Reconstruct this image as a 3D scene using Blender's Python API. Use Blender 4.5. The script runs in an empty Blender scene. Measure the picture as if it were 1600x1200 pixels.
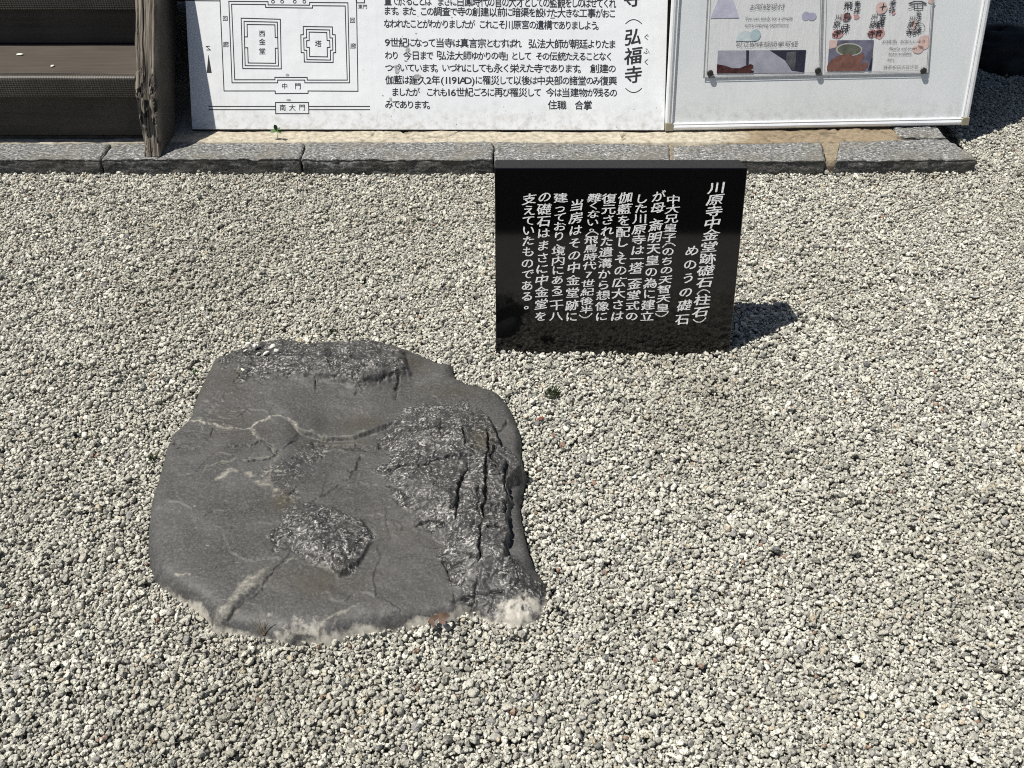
import bpy, bmesh, math, random
import numpy as np
from mathutils import Vector, Matrix

random.seed(7)
RNG = np.random.default_rng(11)
R = math.radians
SC = bpy.context.scene
COL = SC.collection

# ------------------------------------------------------------------ camera, sky, sun, exposure
F_PX, PITCH, CAM_H = 1550.0, R(38.0), 1.40
cam = bpy.data.cameras.new('camera')
cam.sensor_width = 36.0
cam.lens = 36.0 * F_PX / 1600.0
cam.clip_start, cam.clip_end = 0.05, 200.0
cam_o = bpy.data.objects.new('camera', cam)
COL.objects.link(cam_o)
cam_o.location = (0, 0, CAM_H)
cam_o.rotation_euler = (R(90) - PITCH, 0, 0)
SC.camera = cam_o

SUN_EL, SUN_AZ = R(65.0), R(9.5)          # shadows fall towards +x and a little towards +y
sdir = Vector((math.cos(SUN_EL) * math.cos(SUN_AZ), math.cos(SUN_EL) * math.sin(SUN_AZ), -math.sin(SUN_EL)))
world = bpy.data.worlds.new('World')
SC.world = world
world.use_nodes = True
wn = world.node_tree
bg = wn.nodes['Background']
sky = wn.nodes.new('ShaderNodeTexSky')
sky.sky_type = 'NISHITA'
sky.sun_disc = False
sky.sun_elevation = SUN_EL
sky.sun_rotation = math.atan2(-sdir.x, -sdir.y)
sky.altitude = 100
wn.links.new(sky.outputs[0], bg.inputs[0])
bg.inputs[1].default_value = 0.05
sl = bpy.data.lights.new('sun', 'SUN')
sl.energy = 4.8
sl.angle = R(0.5)
sl.color = (1.0, 0.955, 0.87)
so = bpy.data.objects.new('sun', sl)
COL.objects.link(so)
so.rotation_euler = sdir.to_track_quat('-Z', 'Y').to_euler()
SC.view_settings.view_transform = 'Standard'
SC.view_settings.look = 'None'
SC.view_settings.exposure = 0.40
SC.view_settings.gamma = 1.0
SC.render.engine = 'CYCLES'
SC.cycles.use_denoising = False
SC.cycles.max_bounces = 5
SC.cycles.filter_width = 1.05

# ------------------------------------------------------------------ measuring helpers (photo survey -> metres)
CP, SP = math.cos(PITCH), math.sin(PITCH)
def ray(x, y):
    a, b = (x - 800.0) / F_PX, (600.0 - y) / F_PX
    return Vector((a, CP + b * SP, -SP + b * CP))
def at(x, y, z=0.0):
    r = ray(x, y)
    return Vector((0, 0, CAM_H)) + r * ((z - CAM_H) / r.z)
def z_at(y, Y, x=800):
    r = ray(x, y)
    return CAM_H + r.z * Y / r.y
def proj_np(X, Y, Z):
    w = Y * CP - (Z - CAM_H) * SP
    return 800 + F_PX * X / w, 600 - F_PX * (Y * SP + (Z - CAM_H) * CP) / w

# ------------------------------------------------------------------ object helpers
def link(o, parent=None):
    COL.objects.link(o)
    if parent is not None:
        o.parent = parent
    return o
def tag(o, label=None, cat=None, group=None, kind=None):
    for k, v in (('label', label), ('category', cat), ('group', group), ('kind', kind)):
        if v:
            o[k] = v
    return o
def thing(name, label, cat, loc=(0, 0, 0), rot=(0, 0, 0), group=None):
    o = bpy.data.objects.new(name, None)
    o.empty_display_size = 0.05
    o.location, o.rotation_euler = loc, rot
    link(o)
    return tag(o, label, cat, group)
def mesh_obj(name, verts, faces, mat=None, parent=None, smooth=False):
    me = bpy.data.meshes.new(name)
    me.from_pydata([tuple(v) for v in verts], [], [tuple(f) for f in faces])
    me.update()
    if smooth:
        me.polygons.foreach_set('use_smooth', [True] * len(me.polygons))
    if mat:
        me.materials.append(mat)
    return link(bpy.data.objects.new(name, me), parent)
def grid_obj(name, P, mat=None, parent=None, smooth=True, attrs=None, close_to=None):
    """P: (ny, nx, 3) array of points -> one mesh."""
    ny, nx = P.shape[:2]
    idx = np.arange(ny * nx).reshape(ny, nx)
    q = np.stack([idx[:-1, :-1], idx[:-1, 1:], idx[1:, 1:], idx[1:, :-1]], -1).reshape(-1, 4)
    me = bpy.data.meshes.new(name)
    me.vertices.add(ny * nx)
    me.vertices.foreach_set('co', P.reshape(-1).astype(np.float32))
    me.loops.add(q.size)
    me.loops.foreach_set('vertex_index', q.reshape(-1).astype(np.int32))
    me.polygons.add(len(q))
    me.polygons.foreach_set('loop_start', np.arange(0, q.size, 4, dtype=np.int32))
    me.polygons.foreach_set('use_smooth', np.full(len(q), smooth))
    me.update(calc_edges=True)
    for k, a in (attrs or {}).items():
        at_ = me.attributes.new(k, 'FLOAT', 'POINT')
        at_.data.foreach_set('value', a.reshape(-1).astype(np.float32))
    if mat:
        me.materials.append(mat)
    return link(bpy.data.objects.new(name, me), parent)
def box_bm(bm, lo, hi, M=None):
    vs = [Vector((x, y, z)) for z in (lo[2], hi[2]) for y in (lo[1], hi[1]) for x in (lo[0], hi[0])]
    if M:
        vs = [M @ v for v in vs]
    b = [bm.verts.new(v) for v in vs]
    for f in ((0, 2, 3, 1), (4, 5, 7, 6), (0, 1, 5, 4), (2, 6, 7, 3), (0, 4, 6, 2), (1, 3, 7, 5)):
        bm.faces.new([b[i] for i in f])
def bm_obj(name, bm, mat, parent=None, bevel=0.0, seg=2, smooth=False):
    if bevel:
        bmesh.ops.bevel(bm, geom=list(bm.edges), offset=bevel, segments=seg, affect='EDGES', profile=0.5)
    me = bpy.data.meshes.new(name)
    bm.to_mesh(me)
    bm.free()
    if smooth:
        me.polygons.foreach_set('use_smooth', [True] * len(me.polygons))
    me.materials.append(mat)
    return link(bpy.data.objects.new(name, me), parent)

# ------------------------------------------------------------------ numpy noise
def _hash(ix, iy, s):
    h = (ix.astype(np.int64) * 374761393 + iy.astype(np.int64) * 668265263 + s * 974634777) & 0x7fffffff
    h = ((h ^ (h >> 13)) * 1274126177) & 0x7fffffff
    return ((h ^ (h >> 16)) & 0xffff) / 65535.0
def vnoise(x, y, s=0):
    x, y = np.asarray(x, float), np.asarray(y, float)
    ix, iy = np.floor(x).astype(np.int64), np.floor(y).astype(np.int64)
    fx, fy = x - ix, y - iy
    fx, fy = fx * fx * fx * (fx * (fx * 6 - 15) + 10), fy * fy * fy * (fy * (fy * 6 - 15) + 10)
    a, b = _hash(ix, iy, s), _hash(ix + 1, iy, s)
    c, d = _hash(ix, iy + 1, s), _hash(ix + 1, iy + 1, s)
    return (a * (1 - fx) + b * fx) * (1 - fy) + (c * (1 - fx) + d * fx) * fy
def fbm(x, y, oct=4, s=0, gain=0.5):
    t, amp, n = 0.0, 1.0, 0.0
    for i in range(oct):
        t = t + amp * (vnoise(x, y, s + i * 17) - 0.5)
        n += amp
        amp *= gain
        x, y = x * 2.03 + 5.1, y * 2.03 + 1.7
    return t / n * 2
def sstep(a, b, x):
    t = np.clip((x - a) / (b - a), 0, 1)
    return t * t * (3 - 2 * t)
def seg_dist(px, py, pts, closed=False):
    d = np.full(np.shape(px), 1e9)
    n = len(pts)
    for i in range(n if closed else n - 1):
        ax, ay = pts[i]
        bx, by = pts[(i + 1) % n]
        vx, vy = bx - ax, by - ay
        t = np.clip(((px - ax) * vx + (py - ay) * vy) / (vx * vx + vy * vy + 1e-9), 0, 1)
        d = np.minimum(d, np.hypot(px - ax - t * vx, py - ay - t * vy))
    return d
def poly_sd(px, py, pts):
    inside = np.zeros(np.shape(px), bool)
    n = len(pts)
    for i in range(n):
        ax, ay = pts[i]
        bx, by = pts[(i + 1) % n]
        if ay == by:
            continue
        c = ((ay > py) != (by > py)) & (px < (bx - ax) * (py - ay) / (by - ay) + ax)
        inside ^= c
    d = seg_dist(px, py, pts, True)
    return np.where(inside, d, -d)

def facets(x, y, s=0, slope=1.0, jump=0.3):
    """broken-stone relief: irregular cells, each a flat tilted plane. Returns height in cell units."""
    ix, iy = np.floor(x).astype(np.int64), np.floor(y).astype(np.int64)
    best = np.full(np.shape(x), 1e9); h = np.zeros(np.shape(x))
    for dx in (-1, 0, 1):
        for dy in (-1, 0, 1):
            cx, cy = ix + dx, iy + dy
            sx, sy = cx + _hash(cx, cy, s), cy + _hash(cx, cy, s + 1)
            d = (x - sx) ** 2 + (y - sy) ** 2
            hh = ((_hash(cx, cy, s + 2) - .5) * (x - sx) + (_hash(cx, cy, s + 3) - .5) * (y - sy)) * 2 * slope + (_hash(cx, cy, s + 4) - .5) * jump
            m_ = d < best
            best = np.where(m_, d, best); h = np.where(m_, hh, h)
    return h

# ------------------------------------------------------------------ materials
class NT:
    def __init__(s, name, **kw):
        s.m = bpy.data.materials.new(name)
        s.m.use_nodes = True
        s.t = s.m.node_tree
        s.b = s.t.nodes['Principled BSDF']
        for k, v in kw.items():
            s.set(k, v)
    def set(s, k, v):
        i = s.b.inputs[k]
        if hasattr(v, 'is_output'):
            s.t.links.new(v, i)
        else:
            i.default_value = (*v, 1) if isinstance(v, tuple) and len(v) == 3 else v
    def n(s, ty, out=0, **kw):
        nd = s.t.nodes.new(ty)
        ins = kw.pop('ins', {})
        for k, v in kw.items():
            setattr(nd, k, v)
        for k, v in ins.items():
            if hasattr(v, 'is_output'):
                s.t.links.new(v, nd.inputs[k])
            else:
                nd.inputs[k].default_value = v
        return nd.outputs[out] if out is not None else nd
    def coord(s, kind='Object', scale=(1, 1, 1), rot=(0, 0, 0)):
        c = s.n('ShaderNodeTexCoord', out=None).outputs[kind]
        return s.n('ShaderNodeMapping', ins={'Vector': c, 'Scale': scale, 'Rotation': rot})
    def noise(s, vec, scale, detail=3, rough=0.55, dist=0.0):
        return s.n('ShaderNodeTexNoise', ins={'Vector': vec, 'Scale': scale, 'Detail': detail, 'Roughness': rough, 'Distortion': dist})
    def ramp(s, fac, stops, interp='LINEAR'):
        nd = s.t.nodes.new('ShaderNodeValToRGB')
        nd.color_ramp.interpolation = interp
        e = nd.color_ramp.elements
        while len(e) < len(stops):
            e.new(0.5)
        for i, (p, c) in enumerate(stops):
            e[i].position = p
            e[i].color = (c, c, c, 1) if not isinstance(c, tuple) else (*c, 1)
        s.t.links.new(fac, nd.inputs[0])
        return nd.outputs[0]
    def mix(s, fac, a, b, blend='MIX'):
        nd = s.t.nodes.new('ShaderNodeMix')
        nd.data_type = 'RGBA'
        nd.blend_type = blend
        for k, v in ((0, fac), (6, a), (7, b)):
            if hasattr(v, 'is_output'):
                s.t.links.new(v, nd.inputs[k])
            else:
                nd.inputs[k].default_value = (*v, 1) if isinstance(v, tuple) else v
        return nd.outputs[2]
    def math(s, op, a, b=0.0, clamp=False):
        nd = s.t.nodes.new('ShaderNodeMath')
        nd.operation = op
        nd.use_clamp = clamp
        for i, v in ((0, a), (1, b)):
            if hasattr(v, 'is_output'):
                s.t.links.new(v, nd.inputs[i])
            else:
                nd.inputs[i].default_value = v
        return nd.outputs[0]
    def attr(s, name):
        return s.n('ShaderNodeAttribute', out=None, attribute_name=name).outputs['Fac']
    def bump(s, h, strength=0.5, dist=0.002, normal=None):
        ins = {'Height': h, 'Strength': strength, 'Distance': dist}
        if normal is not None:
            ins['Normal'] = normal
        o = s.n('ShaderNodeBump', ins=ins)
        s.set('Normal', o)
        return o

def plain(name, col, rough=0.5, spec=0.5, metal=0.0, vary=0.12, scale=40, bump=0.0):
    m = NT(name, Roughness=rough, Metallic=metal)
    m.set('Specular IOR Level', spec)
    c = m.coord()
    n = m.noise(c, scale, 4)
    m.set('Base Color', m.ramp(n, [(0.3, tuple(v * (1 - vary) for v in col)), (0.7, tuple(min(1, v * (1 + vary)) for v in col))]))
    if bump:
        m.bump(n, 0.4, bump)
    return m.m

# ------------------------------------------------------------------ photo survey of the big pieces
ZK = 0.05
P_BL, P_BR = at(775, 552), at(1139.5, 552)                # plaque base corners
def lean_fit(bl, br, tl_px, tr_px):
    w = (br - bl).length
    r1, r2 = ray(*tl_px), ray(*tr_px)
    t = w / (r2 - r1).length
    T = Vector((0, 0, CAM_H)) + r1 * t
    T2 = Vector((0, 0, CAM_H)) + r2 * t
    return T, T2
P_TL, P_TR = lean_fit(P_BL, P_BR, (777, 262.5), (1172.5, 262.5))

# ------------------------------------------------------------------ foundation stone (height field sculpted from the survey)
OUT = [(265,120),(330,95),(380,82),(440,66),(500,62),(560,70),(610,82),(700,74),(780,70),(850,71),(910,76),(960,84),(1010,96),(1060,108),(1100,122),(1140,138),(1146,165),(1156,188),(1200,213),(1245,222),(1290,234),(1322,255),(1342,282),(1360,312),(1374,345),(1388,385),(1395,420),(1392,470),(1400,510),(1412,560),(1398,610),(1388,655),(1396,720),(1410,780),(1424,840),(1445,885),(1490,930),(1494,970),(1490,1005),(1470,1060),(1420,1085),(1350,1092),(1290,1075),(1250,1055),(1220,1035),(1190,1060),(1170,1085),(1130,1092),(1080,1105),(980,1122),(900,1136),(800,1140),(740,1160),(690,1175),(600,1170),(540,1185),(470,1172),(400,1160),(330,1150),(230,1130),(214,1085),(180,1050),(120,1002),(70,955),(38,915),(24,850),(20,780),(22,700),(38,610),(60,555),(75,500),(90,445),(112,398),(150,360),(178,335),(195,270),(215,225),(240,180)]
REG1 = [(275,140),(330,100),(450,70),(520,64),(600,86),(700,78),(860,78),(915,100),(950,130),(982,178),(945,190),(900,206),(850,220),(800,240),(740,222),(680,214),(600,218),(540,212),(480,222),(420,228),(370,232),(345,222),(352,190),(330,170),(290,165)]
REG2 = [(985,322),(1040,308),(1100,303),(1170,302),(1235,322),(1275,350),(1298,400),(1312,440),(1330,490),(1385,520),(1410,550),(1385,600),(1358,625),(1362,690),(1350,740),(1358,800),(1338,850),(1352,885),(1420,910),(1488,930),(1492,1000),(1470,1062),(1370,1090),(1280,1060),(1225,1030),(1180,1005),(1158,985),(1140,930),(1110,890),(1085,870),(1098,830),(1080,806),(1040,785),(1010,762),(1000,730),(965,690),(940,655),(905,610),(880,590),(868,555),(905,525),(915,490),(870,462),(900,395),(930,365)]
REG3 = [(474,800),(482,770),(515,745),(530,700),(570,682),(630,676),(700,690),(760,715),(815,738),(840,770),(857,795),(835,850),(800,895),(760,930),(730,938),(700,900),(640,885),(600,868),(550,842),(510,852),(482,850)]
LEDGE = [(100,372),(150,355),(220,362),(270,378),(300,396),(350,392),(400,386),(440,362),(500,351),(545,362),(575,388),(620,400),(700,410),(780,410),(830,396),(870,380),(930,360),(990,338),(1060,320)]
ALM = [(408,392),(430,368),(500,358),(548,370),(580,400),(560,430),(510,455),(470,462),(440,440)]
VEINS = [([(112,385),(150,356),(220,362),(270,378),(300,396),(350,392),(400,386),(440,362),(500,351),(550,364),(580,392)],6.5,1.1),
         ([(400,386),(420,420),(445,455),(480,470)],7,0.8),
         ([(640,462),(720,468),(800,470)],9,0.45),
         ([(330,545),(370,550),(420,580),(470,610),(520,640),(560,660)],10,0.7),
         ([(275,582),(300,575),(330,545)],8,0.9),
         ([(218,575),(232,545),(300,522),(400,505),(490,492)],5,0.55),
         ([(500,500),(470,560),(455,585)],12,0.55),
         ([(530,535),(490,560)],6,0.6),
         ([(240,350),(280,300),(310,250)],2.5,0.35),
         ([(220,365),(212,420),(205,450)],3.5,0.6),
         ([(650,1110),(690,1080),(760,1055),(800,1040)],9,0.6),
         ([(525,895),(545,880),(560,872)],4,0.5),
         ([(560,880),(620,890),(690,905)],3,0.4),
         ([(130,926),(150,934),(175,938)],8,1.2),
         ([(590,395),(650,405),(720,412),(790,412),(850,398)],12,0.42)]
CRACKS_AND_SHADE = [([(1345,560),(1335,620),(1345,680),(1338,740)],7,0.9), ([(1300,470),(1290,520),(1310,560)],8,0.8), ([(1170,690),(1160,760),(1150,820)],4,0.7), ([(905,610),(960,640),(1010,650)],4,0.6), ([(1010,760),(1060,740),(1110,760)],4,0.55), ([(420,228),(520,218),(600,212),(680,210),(740,220)],4,0.55), ([(960,400),(1040,420),(1110,410)],3.5,0.5),  # includes step shadows, painted in as dark crack lines
          ([(1280,430),(1272,560),(1268,680),(1255,780),(1245,870),(1235,960),(1226,1035)],5,1.0),
          ([(1216,525),(1200,570),(1180,605),(1172,640),(1166,690)],6,1.0),
          ([(1190,430),(1192,480)],5,0.8),
          ([(915,548),(980,545),(1060,545),(1130,530),(1200,520)],5,0.6),
          ([(1150,1010),(1180,1002),(1225,995),(1290,985),(1330,980)],5,0.7),
          ([(1275,785),(1310,785),(1350,802)],5,0.9),
          ([(1250,590),(1300,598),(1345,590)],4,0.5),
          ([(1110,885),(1130,920),(1140,960),(1160,1005)],5,0.7),
          ([(1440,965),(1425,985),(1410,1000)],6,0.8),
          ([(1255,760),(1240,700),(1245,640)],4,0.5),
          ([(1140,895),(1190,888),(1240,890)],4,0.4),
          ([(800,242),(850,225),(900,208),(945,195),(980,182)],6,0.8),
          ([(945,195),(940,225),(936,268)],7,0.9),
          ([(800,242),(790,268)],6,0.6),
          ([(355,190),(368,205),(350,225)],6,0.5),
          ([(580,420),(640,434),(720,442),(800,448),(870,462)],10,0.75),
          ([(130,462),(200,465),(300,462),(400,452),(430,440)],3.5,0.55),
          ([(220,375),(215,420)],3,0.4),
          ([(268,380),(258,420)],3,0.5),
          ([(122,420),(126,440)],6,0.9),
          ([(440,440),(480,470),(495,490),(470,500),(400,508)],5,0.7),
          ([(575,430),(530,465),(495,480)],5,0.7),
          ([(810,490),(790,530),(770,545)],6,0.8),
          ([(800,535),(740,590),(680,630),(640,655)],4,0.4),
          ([(610,488),(640,494),(670,486)],7,0.7),
          ([(1300,398),(1330,385),(1350,360)],6,0.8),
          ([(1290,470),(1320,480)],9,0.7),
          ([(1205,258),(1240,262),(1290,270)],4,0.45),
          ([(522,878),(492,912),(452,972),(382,1034),(290,1108)],3.4,0.45),
          ([(660,1110),(655,1130),(668,1165)],4,0.7)]
step = 0.0017
xs = np.arange(-0.76, 0.14, step)
ys = np.arange(1.00, 2.10, step)
GX, GY = np.meshgrid(xs, ys)
u_, v_ = proj_np(GX, GY, np.full_like(GX, 0.035))
CX, CY = (u_ - 220) / 0.425, (v_ - 500) / 0.425
wob = 7 * fbm(GX * 28, GY * 28, 3, 5) + 5 * fbm(GX * 90, GY * 90, 3, 6)
wob2 = 7 * fbm(GX * 28, GY * 28, 3, 55) + 5 * fbm(GX * 90, GY * 90, 3, 56)
jx = 12 * fbm(GX * 50, GY * 50, 3, 301) + 4 * fbm(GX * 160, GY * 160, 2, 302)
jy = 12 * fbm(GX * 50, GY * 50, 3, 303) + 4 * fbm(GX * 160, GY * 160, 2, 304)
D = poly_sd(CX + wob * 0.5, CY + wob2 * 0.5, OUT) + 9 - 34 * sstep(880, 1080, CY) * sstep(1300, 1150, CX)
right = sstep(1150, 1350, CX) * sstep(250, 500, CY)
front = sstep(750, 1000, CY)
soft = 15 - 5 * right + 9 * front * (1 - sstep(1150, 1300, CX)) + 5 * sstep(500, 150, CX) * sstep(400, 700, CY) + 75 * sstep(1200, 1330, CX) * sstep(860, 960, CY)
Hh = 0.038 * (1 - np.exp(-np.clip(D, 0, None) / soft)) - 0.004 + np.minimum(D, 0) * 0.0012
inner = sstep(0, 60, D)
Hh += inner * (0.007 * fbm(GX * 5, GY * 5, 3, 1) + 0.0010 * fbm(GX * 20 + GY * 9, GY * 26, 4, 2) + 0.00035 * fbm(GX * 150, GY * 150, 2, 4))
s1 = poly_sd(CX + wob, CY + wob2, REG1)
s2 = poly_sd(CX + wob * 1.6, CY + wob2 * 1.6, REG2)
s3 = poly_sd(CX + wob, CY + wob2, REG3)
e1 = np.where((CX > 640) & (CY > 120), 9.0, 34.0)
m1 = sstep(-2, 1, s1 / e1)
m2 = sstep(-3, np.where(CX > 1230, 14, 9), s2)
m2h = sstep(-4, np.where(CX > 1230, 14, 120), s2)
m3 = sstep(-4, np.where(CX > 700, 12, 9), s3)
m3h = sstep(-4, np.where(CX > 700, 12, 60), s3)
Hh += 0.017 * m1 * sstep(260, 560, CX)
Hh += m2h * (0.010 * sstep(960, 860, CY) + 0.020 * sstep(880, 1280, CX) * sstep(980, 820, CY) * sstep(300, 470, CY))
Hh += 0.0095 * m3h * sstep(440, 640, CX)
Hh -= 0.013 * np.exp(-(seg_dist(CX, CY, [(1080,120),(1010,195),(930,275),(820,335),(690,372)]) / 55) ** 2)
yl = np.interp(CX, [p[0] for p in LEDGE], [p[1] for p in LEDGE])
tl = CY - yl
win = 0.0012 + 0.0118 * sstep(520, 610, CX) * sstep(1000, 880, CX)
Hh -= win * sstep(0, 11, tl + 0.5 * jy) * np.exp(-np.clip(tl, 0, None) / 170) * sstep(1000, 900, CX) * sstep(90, 130, CX)
sa = poly_sd(CX + wob * 0.4, CY + wob2 * 0.4, ALM)
Hh += 0.0018 * sstep(-3, 6, sa)
DIAG = [(505,872),(470,915),(390,985),(330,1040),(262,1115)]
dd = seg_dist(CX + wob, CY + wob2, DIAG)
band = sstep(26, 12, dd) * sstep(480, 420, CX)
Hh += 0.0018 * band
bel = (CX - 505) * (1115 - 872) - (CY - 872) * (262 - 505)            # >0 on the camera side of the diagonal
Hh -= 0.007 * sstep(0, 9000, bel) * sstep(860, 1000, CY) * np.exp(-dd / 260) * sstep(1100, 900, CX)
frz = 34 * fbm(GX * 38, GY * 38, 4, 305)
r1 = sstep(-14, 16, s1 + frz); r2 = sstep(-14, 16, s2 + frz * 1.2); r3 = sstep(-12, 14, s3 + frz * 0.7)
rough = np.clip(np.maximum.reduce([r1, r2, r3]) + band * 0.25, 0, 1)
cl = seg_dist(CX, CY, [(640,470),(560,540),(500,580),(540,650),(560,690)])
rough = np.maximum(rough, sstep(70, 20, cl + 30 * fbm(GX * 60, GY * 60, 3, 9)) * 0.6)
rough *= 0.65 + 0.5 * sstep(-0.5, 0.3, fbm(GX * 22, GY * 22, 3, 31))
rough = np.clip(rough, 0, 1)
ang = 0.7 + 1.6 * fbm(GX * 4, GY * 4, 2, 77)
ra, rb = GX * np.cos(ang) + GY * np.sin(ang), -GX * np.sin(ang) + GY * np.cos(ang)
ridg = 1 - np.abs(fbm(ra * 34, rb * 110, 3, 41)) * 2
ridg2 = fbm(ra * 90, rb * 190, 2, 43)
fa, fb_ = GX * math.cos(0.5) + GY * math.sin(0.5), -GX * math.sin(0.5) + GY * math.cos(0.5)
wx, wy = fa + 0.008 * fbm(GX * 40, GY * 40, 3, 330), fb_ + 0.008 * fbm(GX * 40, GY * 40, 3, 331)
fct = facets(wx * 15, wy * 21, 340, 0.42, 0.45) * 0.0105 + facets(wx * 44, wy * 56, 350, 0.55, 0.45) * 0.0048
flat = facets(GX * 6.5 + 0.5 * fbm(GX * 9, GY * 9, 3, 332), GY * 8 + 0.5 * fbm(GX * 9, GY * 9, 3, 333), 370, 0.16, 0.03) * 0.03
Hh += inner * (1 - rough) * flat * 0.55
Hh += rough * sstep(0, 40, D) * fct
Hh += rough * 0.0050 * fbm(GX * 15, GY * 15, 3, 61) * sstep(0, 40, D)
def terrace(q, lo, hi):
    fl = np.floor(q)
    return fl + sstep(lo, hi, q - fl)
tq = 3.2 * fbm(GX * 6 + GY * 2, GY * 9 - GX * 3, 4, 310) + 0.7 * fbm(GX * 40, GY * 40, 3, 311)
tz = terrace(tq, 0.44, 0.50) - tq
tmask = sstep(-0.15, 0.35, fbm(GX * 4.5, GY * 4.5, 2, 312)) * sstep(0, 60, D)
Hh += 0.0019 * tz * tmask * (1 - rough)
tq2 = 4.0 * fbm(fa * 8, fb_ * 13, 4, 313) + 0.7 * fbm(GX * 60, GY * 60, 2, 314)
Hh += 0.0022 * (terrace(tq2, 0.36, 0.5) - tq2 * 0.65) * rough * sstep(0, 40, D)
vein_and_lit = np.zeros_like(GX)
for pts, w, a in VEINS:
    dv = seg_dist(CX + jx, CY + jy, pts)
    w2 = 0.55 * w * (0.35 + 1.5 * vnoise(GX * 55, GY * 55, 3) ** 1.5)
    k = np.exp(-(dv / w2) ** 2) * a * (sstep(0.10, 0.55, vnoise(GX * 70, GY * 70, 19)) if a < 0.95 else 0.55 + 0.6 * vnoise(GX * 70, GY * 70, 19))
    vein_and_lit = np.maximum(vein_and_lit, k)
vein_and_lit = np.maximum(vein_and_lit, sstep(30, 6, dd + 26 * fbm(GX * 70, GY * 70, 3, 322)) * sstep(500, 420, CX) * (0.25 + 0.75 * vnoise(GX * 120, GY * 120, 323)) * 0.8)  # diagonal strip lightened like a vein, painting in its sunlit facet
crack = np.zeros_like(GX)
for pts, w, a in CRACKS_AND_SHADE:
    dv = seg_dist(CX + jx * 0.9, CY + jy * 0.9 - 3, pts)
    k = np.exp(-(dv / (0.75 * w * (0.6 + 0.8 * vnoise(GX * 50, GY * 50, 8)))) ** 2) * a
    crack = np.maximum(crack, k * sstep(0.12, 0.45, vnoise(GX * 30 + 9, GY * 30, 37)))
Hh -= (0.008 + 0.010 * m2) * crack * sstep(0, 30, D)
dust = sstep(36, 0, D - 20 * fbm(GX * 30, GY * 30, 4, 90)) * sstep(820, 1040, CY) * 0.9
lobe = lambda x, y, rx, ry: np.exp(-((CX - x) / rx) ** 2 - ((CY - y) / ry) ** 2)
dn = 0.55 + 0.9 * fbm(GX * 45, GY * 45, 4, 91)
dust = np.maximum(dust, dn * (1.5 * lobe(570, 1115, 150, 42) + 1.7 * lobe(1380, 1040, 120, 58) + 0.7 * lobe(240, 1120, 60, 30) + 0.4 * lobe(1130, 1010, 35, 80)))
dust = np.maximum(dust, 0.45 * sstep(13, 0, D - 9 * fbm(GX * 50, GY * 50, 3, 95)) * sstep(760, 920, CY))
dust = np.maximum(dust, 0.15 * sstep(34, 0, D) * (1 - right))
dust = np.clip(dust, 0, 1)
moss = np.clip(1.1 * lobe(520, 660, 45, 38) + 1.0 * lobe(1262, 468, 42, 34) + 0.7 * lobe(800, 365, 120, 34) * (tl < 0) + 0.55 * lobe(1000, 140, 60, 30) + 0.5 * lobe(355, 205, 16, 26)
               + 0.45 * lobe(1150, 255, 150, 30) + 0.55 * lobe(660, 960, 160, 60) + 0.4 * lobe(760, 430, 170, 20), 0, 1) * (0.5 + vnoise(GX * 60, GY * 60, 12))
moss = np.clip(moss, 0, 1)
rock_h = Hh
keep = Hh > -0.045
m = NT('slate_schist')
c = m.coord()
a_r, a_v, a_c, a_d, a_m = (m.attr(k) for k in ('rough', 'vein_and_lit', 'crack', 'dust', 'moss'))
n1 = m.noise(m.coord(scale=(11, 17, 11), rot=(0, 0, R(-25))), 1.0, 8, 0.68, 0.4)
n2 = m.noise(c, 220, 3, 0.6)
base = m.ramp(n1, [(0.25, (0.031, 0.0305, 0.030)), (0.5, (0.052, 0.0515, 0.051)), (0.72, (0.084, 0.0835, 0.083))])
base = m.mix(m.math('MULTIPLY', m.ramp(n2, [(0.45, 0.0), (0.75, 1.0)]), 0.6), base, (0.15, 0.145, 0.14))
base = m.mix(m.ramp(m.noise(c, 3.2, 5, 0.6, 0.5), [(0.5, 0.0), (0.72, 0.4)]), base, (0.055, 0.049, 0.038))
base = m.mix(m.ramp(m.noise(c, 105, 3, 0.6), [(0.68, 0.0), (0.74, 0.8)]), base, (0.24, 0.235, 0.22))
base = m.mix(m.ramp(m.noise(c, 70, 4, 0.7), [(0.28, 0.75), (0.38, 0.0)]), base, (0.016, 0.015, 0.014))
warp = m.n('ShaderNodeVectorMath', operation='ADD', ins={0: c, 1: m.n('ShaderNodeVectorMath', operation='SCALE', ins={0: m.n('ShaderNodeTexNoise', out=1, ins={'Vector': c, 'Scale': 14.0}), 'Scale': 0.05})})
st = m.n('ShaderNodeMapping', ins={'Vector': warp, 'Scale': (210, 420, 260), 'Rotation': (0, 0, R(35))})
st2 = m.n('ShaderNodeMapping', ins={'Vector': warp, 'Scale': (330, 150, 260), 'Rotation': (0, 0, R(20))})
f1 = m.noise(st, 1.0, 4, 0.62, 0.6)
f2 = m.noise(st2, 1.0, 4, 0.62, 0.6)
vc1 = m.n('ShaderNodeTexVoronoi', out=None, ins={'Vector': st, 'Scale': 1.0}).outputs['Color']
vc2 = m.n('ShaderNodeTexVoronoi', out=None, ins={'Vector': st2, 'Scale': 1.0}).outputs['Color']
s1_, s2_ = m.n('ShaderNodeSeparateColor', ins={0: vc1}), m.n('ShaderNodeSeparateColor', ins={0: vc2})
big = m.noise(c, 24, 5, 0.65)
fl = m.math('ADD', m.math('ADD', m.math('MULTIPLY', s1_, 0.42), m.math('MULTIPLY', s2_, 0.34)), m.math('MULTIPLY', m.math('SUBTRACT', big, 0.5), 0.7))
fl = m.math('ADD', fl, m.math('MULTIPLY', m.math('SUBTRACT', f1, 0.5), 0.3))
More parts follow.
